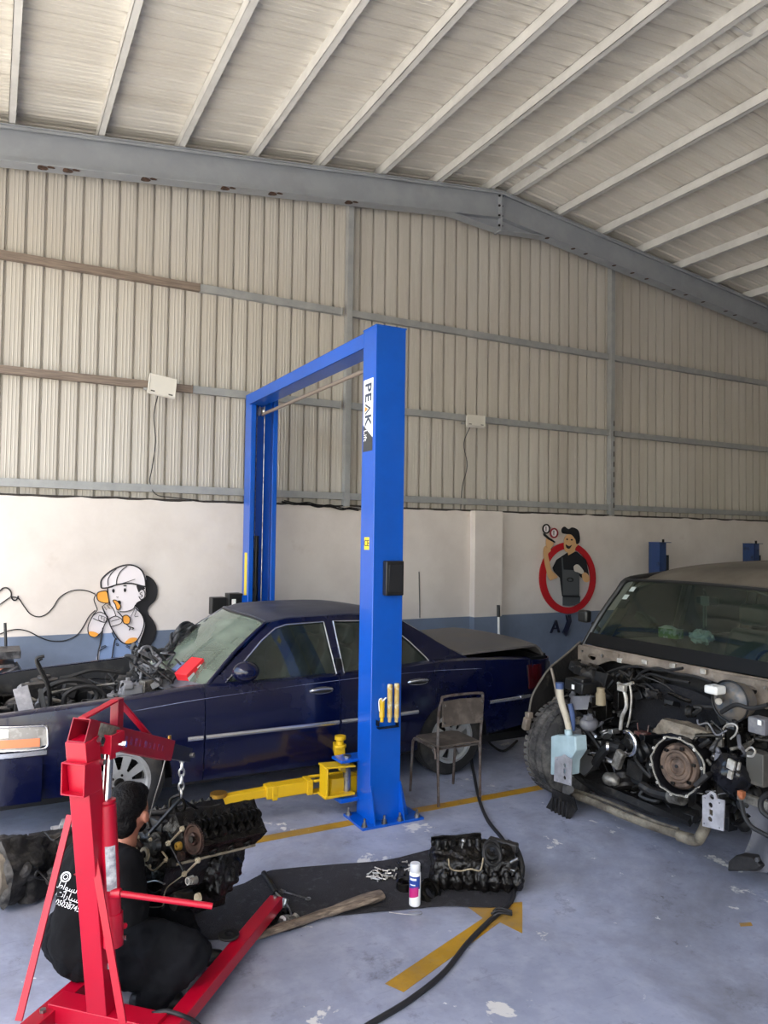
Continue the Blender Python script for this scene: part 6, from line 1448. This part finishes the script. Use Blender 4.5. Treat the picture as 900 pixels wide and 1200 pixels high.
q = MB(); q.box(sx(682, 803, 4.15), (.18, .2, .09), Matrix.Rotation(.1, 4, 'X')); q.box(sx(682, 797, 4.13), (.1, .12, .04)); bx2 = q.build('relay_box', K['black'], suv, bevel=.01)
q = MB(); q.box(sx(671.5, 805, 4.04), (.004, .028, .035)); q.build('relay_label', wst, bx2)
q = MB(); q.grid(lambda u, v: sx(670+22*u-3*v, 815+16*v, 4.2)+V((-.05*math.sin(u*3.1), 0, 0)), 10, 6); q.build('grey_duct', mat('grey_plastic_duct', '#65656b', .6, dirt='#8c8a86', dscale=8), suv, solid=.01)
q = MB(); q.ball(sx(690, 848, 4.25), .075, (1, 1, .8)); q.ball(sx(662, 845, 4.3), .08, (1, .8, 1.1)); q.build('air_chamber', MATS['grey_plastic_duct'], suv)
part_tube('blue_hose', [(668, 825), (671, 840), (671, 856)], 4.12, .02, MATS['blue_cap'])
q = MB(); q.box(sx(725, 890, 4.15), (.05, .07, .14), Matrix.Rotation(.4, 4, 'X')); q.build('bracket_arm', K['alu'], suv, bevel=.01)
q = MB(); q.ball(sx(716, 913, 4.2), .06, (1, 1.2, .8)); q.build('pump', K['alu'], suv, disp=.02, dscale=.04, dlev=1)
# splash shields
q = MB(); P = [sx(x, y, 3.95) for x, y in ((645, 925), (672, 935), (670, 950), (666, 966), (652, 960), (640, 950), (641, 935))]
q.plate([(p.y, p.z) for p in P], lambda u, v, w: V((3.95+w+.05*math.sin(v*18), u, v)), .012); q.build('splash_shield', K['dustblack'], suv)
for j in range(5):
    q = MB(); q.beam(sx(648+j*4.4, 934+j*1.5, 3.935), sx(646+j*4.4, 957+j*1.8, 3.935), .012, .012); q.build('shield_rib', K['dustblack'], suv)
mshd = mat('grey_dusty_liner', '#55555b', .7, col2='#65656b', scale=4, dirt='#8a857d', dscale=9, dlo=.6, dhi=.8)
def shp(u, v):
    x0 = lerp_tab([(0, 866), (.4, 876), (.7, 868), (1, 856)], v); x1 = 925
    p = sx(x0+(x1-x0)*u, 938+82*v, 4.2); return p+V((.06*math.sin(u*4+v*2), 0, 0))
q = MB(); q.grid(shp, 14, 14); q.build('wing_liner', mshd, suv, solid=.01)
q = MB(); P = [sx(x, y, 4.1) for x, y in ((853, 1010), (862, 1002), (880, 1005), (892, 1015), (886, 1021), (852, 1021))]
q.plate([(p.y, p.z) for p in P], lambda u, v, w: V((4.1+w, u, v)), .1); q.build('liner_foot', K['dustblack'], suv, bevel=.01)
q = MB(); q.bolt(sx(889, 1007, 4.12), (-1, 0, 0), .014, .02); q.build('liner_bolt', K['steel'], suv)
q = MB(); q.beam(sx(866, 932, 4.15), sx(905, 946, 4.15), .04, .05); q.build('rail_bracket', K['alu'], suv, bevel=.004)
q = MB(); q.ball(sx(869, 933, 4.05), .02); q.box(sx(869, 930, 4.05), (.03, .035, .03)); q.build('orange_fitting', mat('rusty_orange_fitting', '#9a5a38', .6), suv)
# right hand cluster
q = MB(); q.ball(sx(858, 907, 4.2), .12, (.9, 1.05, 1.05), seg=20); q.build('abs_pump', mat('shiny_black_wrap', '#101014', .2, bump=.5, bscale=15), suv, disp=.04, dscale=.07, dlev=1)
for (x, y, w_, h_) in ((857, 896, .05, .06), (856, 908, .03, .05), (866, 898, .012, .05)):
    q = MB(); q.box(sx(x, y, 4.06), (.02, w_, h_), Matrix.Rotation(.2, 4, 'X')); q.build('foil_tag', K['alubright'], suv, bevel=.003)
q = MB(); q.box(sx(890, 900, 4.25), (.1, .12, .2)); q.build('battery_tray', mat('grey_tray', '#46443f', .6, dirt='#6d675d', dscale=8), suv, bevel=.008)
q = MB(); q.box(sx(892, 850, 4.35), (.1, .12, .1)); q.build('grey_module', MATS['grey_plastic_duct'], suv, bevel=.008)
q = MB(); q.box(sx(890, 847, 4.28), (.004, .025, .03)); q.build('module_label', wst, suv)
part_tube('white_harness', [(848, 866), (847, 856), (851, 850), (858, 848), (864, 852), (862, 860), (856, 866)], 4.25, .006, K['alubright'])
part_tube('white_harness', [(874, 880), (880, 876), (885, 880), (882, 886), (876, 886)], 4.2, .007, K['alubright'])
part_tube('grounding_cable', [(828, 845), (829, 858), (830, 872), (838, 884), (845, 890)], 4.35, .012, K['rubber'])
part_tube('grounding_cable', [(845, 835), (862, 826), (880, 830), (900, 826)], 4.25, .014, K['rubber'])
part_tube('wiring_loom', [(868, 938), (872, 955), (880, 968), (893, 976), (905, 982)], 3.98, .014, K['rubber'])
part_tube('wiring_loom', [(900, 930), (892, 938), (893, 950), (905, 960)], 4.0, .016, K['rubber'])
q = MB(); q.beam(sx(816, 920, 4.08), sx(831, 907, 4.1), .07, .03); q.build('black_bracket', K['dustblack'], suv, bevel=.006)
for pts in ([(742, 800), (752, 788), (770, 783), (790, 789), (815, 793), (835, 800)], [(748, 796), (762, 790), (785, 796), (808, 800)], [(700, 795), (720, 785), (745, 781), (775, 786), (800, 783)], [(770, 812), (758, 802), (745, 806), (735, 820)]):
    part_tube('wiring_loom', pts, 4.5, .011, K['rubber'])
mats_ = [K['dustblack'], K['rubber'], K['darksteel'], K['dustblack'], K['grime'], K['black'], K['rubber'], dk2]
rs2 = random.Random(17)
junk(suv, ('bay_bracket', 'bay_hose'), (4.3, 4.30, .35), (4.6, 4.9, 1.05), 34, 34, mats_, rs2, .12, .35)
junk(suv, ('bay_bracket', 'bay_hose'), (4.32, 3.75, .25), (4.6, 4.3, .6), 22, 18, mats_, rs2, .11, .3)
junk(suv, ('bay_bracket', 'bay_hose'), (4.25, 3.1, .35), (4.6, 3.45, .95), 24, 24, mats_, rs2, .10, .3)
junk(suv, ('firewall_fitting', 'firewall_hose'), (4.45, 3.5, .9), (4.6, 4.6, 1.06), 12, 16, mats_, rs2, .06, .3)
junk(suv, ('subframe_fitting', 'subframe_hose'), (4.35, 3.4, .22), (4.6, 4.6, .4), 14, 10, mats_, rs2, .12, .35)
junk(suv, ('bay_fitting', 'bay_pipe'), (4.18, 4.25, .4), (4.4, 4.8, 1.0), 16, 12, [MATS['grey_plastic_duct'], K['alu'], K['steel'], K['alu'], MATS['grey_plastic_duct']], rs2, .06, .22)
junk(suv, ('bay_fitting', 'bay_pipe'), (4.2, 3.15, .45), (4.4, 3.45, .95), 8, 8, [MATS['grey_plastic_duct'], K['alu'], K['steel'], K['alu']], rs2, .05, .2)
q = MB(); q.tube([sx(x, y, 4.3) for x, y in ((672, 905), (700, 925), (730, 935), (760, 950), (800, 955), (815, 960))], .03, seg=8, n=4); q.build('steering_rack', K['dustblack'], suv)
q = MB(); q.grid(lambda u, v: V((4.25+.35*u, 3.55+1.0*v, .20+.05*math.sin(u*5)*math.cos(v*6))), 10, 14); q.build('subframe', dk2, suv, solid=.05)
# things on the dashboard
c = at(786, 748, Z=1.235)
t = thing('tissue_box', 'open green and white tissue pack on the dashboard behind the SUV windscreen', 'tissue box', c)
q = MB(); q.box(c+V((0, .0, .045)), (.11, .2, .085)); q.build('pack', mat('green_white_pack', '#7fa04c', .5, col2='#d7ddc9', scale=9, lo=.48, hi=.52), t, bevel=.012)
q = MB(); q.grid(lambda u, v: c+V((-.05+.1*u, -.1+.2*v, .09+.03*math.sin(u*5+v*3)*math.sin(v*3.1))), 8, 10); q.build('tissue', wst, t, solid=.004)
c = at(822, 754, Z=1.235)
q = MB(); q.ball(c+V((0, 0, .055)), .1, (.7, 1.05, .6), seg=20); o = q.build('plastic_bag', mat('crumpled_clear_bag', '#c4cdc8', .3, bump=1, bscale=25), loc=c, disp=.09, dscale=.035, dlev=2)
tag(o, 'crumpled pale plastic bag beside the tissue pack on the SUV dashboard', 'bag')

# ---------------------------------------------------------------- seated mechanic
mshirt = mat('faded_black_work_shirt', '#121214', .9, col2='#0d0d0f', spec=.15, scale=4, bump=.25, bscale=30); mtrou = mat('black_work_trousers', '#090a0d', .9, col2='#0e0f13', spec=.15, scale=3, bump=.25, bscale=25)
mskin = mat('tan_skin', '#a9705a', .5, col2='#9c6450', scale=12); mhair = mat('black_hair', '#060506', .6, spec=.2, bump=.8, bscale=90)
fd = V((.72, .69, 0)).normalized(); rtv = V((.69, -.72, 0)).normalized()
pelv = at(104, 1158, d=3.42); pelv.z = .26
man = thing('person', 'seated person in black work clothes facing the hanging engine, back turned, behind the crane mast', 'person', V((pelv.x, pelv.y, 0)))
waist = at(102, 1100, d=3.44); chest = at(112, 1030, d=3.48); neck = at(141, 992, d=3.52); head = at(151, 950, d=3.56)
shR = at(150, 1014, d=3.42); shL = at(92, 1004, d=3.62); elR = at(157, 1090, d=3.36); elL = at(118, 1085, d=3.85)
haR = E(-.02, -.10, -.10); haL = E(-.14, -.06, .02)
hipR = pelv+rtv*.09; hipL = pelv-rtv*.10
knR = at(222, 1118, d=3.30); knR.z = .27; ftR = at(178, 1166, d=3.30); ftR.z = .06
knL = at(190, 1088, d=3.75); knL.z = .30; ftL = at(230, 1110, d=3.62); ftL.z = .07
hu = (head-neck).normalized(); hf = (fd*.88+V((0, 0, -.35))).normalized()
def limb(q, pts, rads): q.cone_chain([V(p) for p in pts], rads)
q = MB()
q.ball(head, .098, (.88, .98, 1.16), rot=axes((0, 0, 0), rtv, fd), seg=20); q.ball(head+fd*.045-ZV*.055, .06, (.85, .9, .9), rot=axes((0, 0, 0), rtv, fd))
q.ball(head+fd*.105-ZV*.012, .016, (.8, 1.2, 1.3), rot=axes((0, 0, 0), rtv, fd))
limb(q, [neck-ZV*.06, head-ZV*.05], [.062, .055]); limb(q, [pelv, waist, chest], [.13, .12, .13])
for s in (1, -1):
    er = head+rtv*.100*s-ZV*.018-fd*.002; q.ball(er, .028, (.4, .8, 1.15), rot=axes((0, 0, 0), rtv, fd))
    q.ball(head+rtv*.032*s+fd*.082+ZV*.012, .013)
limb(q, [shR, elR, haR], [.045, .04, .027]); limb(q, [shL, elL, haL], [.045, .04, .027])
limb(q, [hipR, knR, ftR], [.08, .06, .045]); limb(q, [hipL, knL, ftL], [.08, .06, .045])
for hp, el in ((haR, elR), (haL, elL)):
    dv = (hp-el).normalized(); sdv = dv.cross(ZV).normalized()
    q.ball(hp+dv*.04, .036, (1, 1.1, .6))
    for j_, (o_, L_) in enumerate(((-.027, .062), (-.009, .075), (.009, .07), (.026, .055))):
        b0 = hp+dv*.06+sdv*o_; limb(q, [b0, b0+dv*L_*.55-ZV*.008, b0+dv*L_*.85-ZV*.03], [.010, .009, .008])
    limb(q, [hp+dv*.02-sdv*.03, hp+dv*.05-sdv*.055-ZV*.01, hp+dv*.08-sdv*.05-ZV*.025], [.012, .010, .009])
q.build('body', mskin, man, remesh=.009, smo=3)
q = MB()
limb(q, [pelv-ZV*.02, waist, chest], [.165, .165, .16]); q.ball(chest+ZV*.01, .17, (1.15, .8, .95), rot=axes((0, 0, 0), rtv, fd)); q.ball(waist, .17, (1.12, .9, 1.0), rot=axes((0, 0, 0), rtv, fd)); q.ball(pelv, .18, (1.12, .95, .8), rot=axes((0, 0, 0), rtv, fd))
limb(q, [shL, chest.lerp(shL, .3), shR], [.078, .13, .078]); limb(q, [neck-ZV*.07, neck-ZV*.015], [.095, .068])
limb(q, [shR, elR, elR.lerp(haR, .8)], [.08, .066, .045]); limb(q, [shL, elL, elL.lerp(haL, .8)], [.08, .066, .045])
shirt = q.build('work_shirt', mshirt, man, remesh=.011, smo=8, disp=0)
dm = shirt.modifiers.new('fold', 'DISPLACE'); dm.texture = clouds(.09); dm.strength = .028; dm.mid_level = .5
q = MB(); limb(q, [hipR, hipR.lerp(knR, .5)+ZV*.01, knR, ftR], [.135, .115, .092, .075]); limb(q, [hipL, knL, ftL], [.135, .09, .07]); q.ball(pelv-ZV*.03, .17, (1.1, 1, .75), rot=axes((0, 0, 0), rtv, fd)); q.ball(hipR.lerp(knR, .45)-ZV*.07, .13, (1.3, 1, .8))
tro = q.build('work_trousers', mtrou, man, remesh=.011, smo=6)
dm = tro.modifiers.new('fold', 'DISPLACE'); dm.texture = clouds(.08); dm.strength = .045; dm.mid_level = .5
for ft in (ftR, ftL):
    q = MB(); limb(q, [ft-V((.05, -.02, .0)), ft+V((.1, -.02, -.02))], [.045, .038]); q.build('work_shoe', K['black'], man, remesh=.01)
q = MB(); RM = axes((0, 0, 0), rtv, fd)
q.ball(head+ZV*.035-fd*.018, .103, (.88, .99, 1.05), rot=RM, seg=24); q.ball(head-fd*.05-ZV*.03, .082, (.95, .7, 1.0), rot=RM); q.ball(head+fd*.05+ZV*.075, .062, (1.1, .8, .7), rot=RM)
q.ball(head+fd*.05-ZV*.085, .058, (1.05, .8, .6), rot=RM)
hr_ = q.build('hair', mhair, man, remesh=.007, smo=2)
dm = hr_.modifiers.new('tuft', 'DISPLACE'); dm.texture = clouds(.02); dm.strength = .008; dm.mid_level = .5
# collar lining and the printing on the back
q = MB(); q.torus(neck-ZV*.015, hu, .068, .012, 24); q.build('collar', mshirt, man)
NB = -ray(75, 1045).normalized()
xb = (RT*.95-UP*.32); xb = (xb-NB*xb.dot(NB)).normalized(); yb_ = NB.cross(xb)
def backM(px, py): return axes(at(px, py, d=3.27), xb, yb_)
mprt = mat('white_shirt_print', '#d6d6d6', .7); mprr = mat('red_shirt_print', '#9b2b36', .7)
prints = []
ar1 = '\ufec1\ufe8d\ufeee\ufeb4\ufedf\ufe8d \ufed1\ufead'; ar2 = '\ufe95\ufe8d\ufead\ufe8e\ufef4\ufeb4\ufedf\ufe8d \ufe94\ufee7\ufe8e\ufef4\ufebb'
afont = None
import os
fp_ = os.path.join(bpy.utils.resource_path('LOCAL'), 'datafiles', 'fonts', 'NotoSansArabic-VariableFont_wdth,wght.woff2')
for body_, size, px, py, sxx in ((ar1, .040, 67, 1036, .9), (ar2, .040, 65.5, 1046, .9), ('0503874537', .031, 65, 1057, .9)):
    prints.append(text('shirt_lettering', body_, size, backM(px, py), mprt, man, ext=0, align='LEFT', sx=sxx))
q = MB(); cM = backM(77, 1027)
q.lathe([(.008, 0), (.011, 0)], cM.translation, NB, 20); q.lathe([(.016, 0), (.022, 0)], cM.translation, NB, 28); prints.append(q.build('shirt_emblem', mprt, man))
q = MB(); cc_ = backM(86, 1024); q.plate([(0, 0), (.02, .018), (.06, .022), (.07, .01), (.05, 0), (.02, -.005)], lambda u, v, w: cc_ @ V((u, v, w)), .0005); prints.append(q.build('shirt_emblem', mprr, man))
from mathutils.bvhtree import BVHTree
bpy.context.view_layer.update()
dg = bpy.context.evaluated_depsgraph_get(); bv = BVHTree.FromObject(shirt, dg)
inv_ = WM[man].inverted(); nl = inv_.to_3x3() @ NB
for o in prints:
    for v_ in o.data.vertices:
        h = bv.ray_cast(v_.co+nl*.4, -nl)
        if h[0] is not None: v_.co = h[0]+nl*.003
        else: v_.co = v_.co-nl*.2
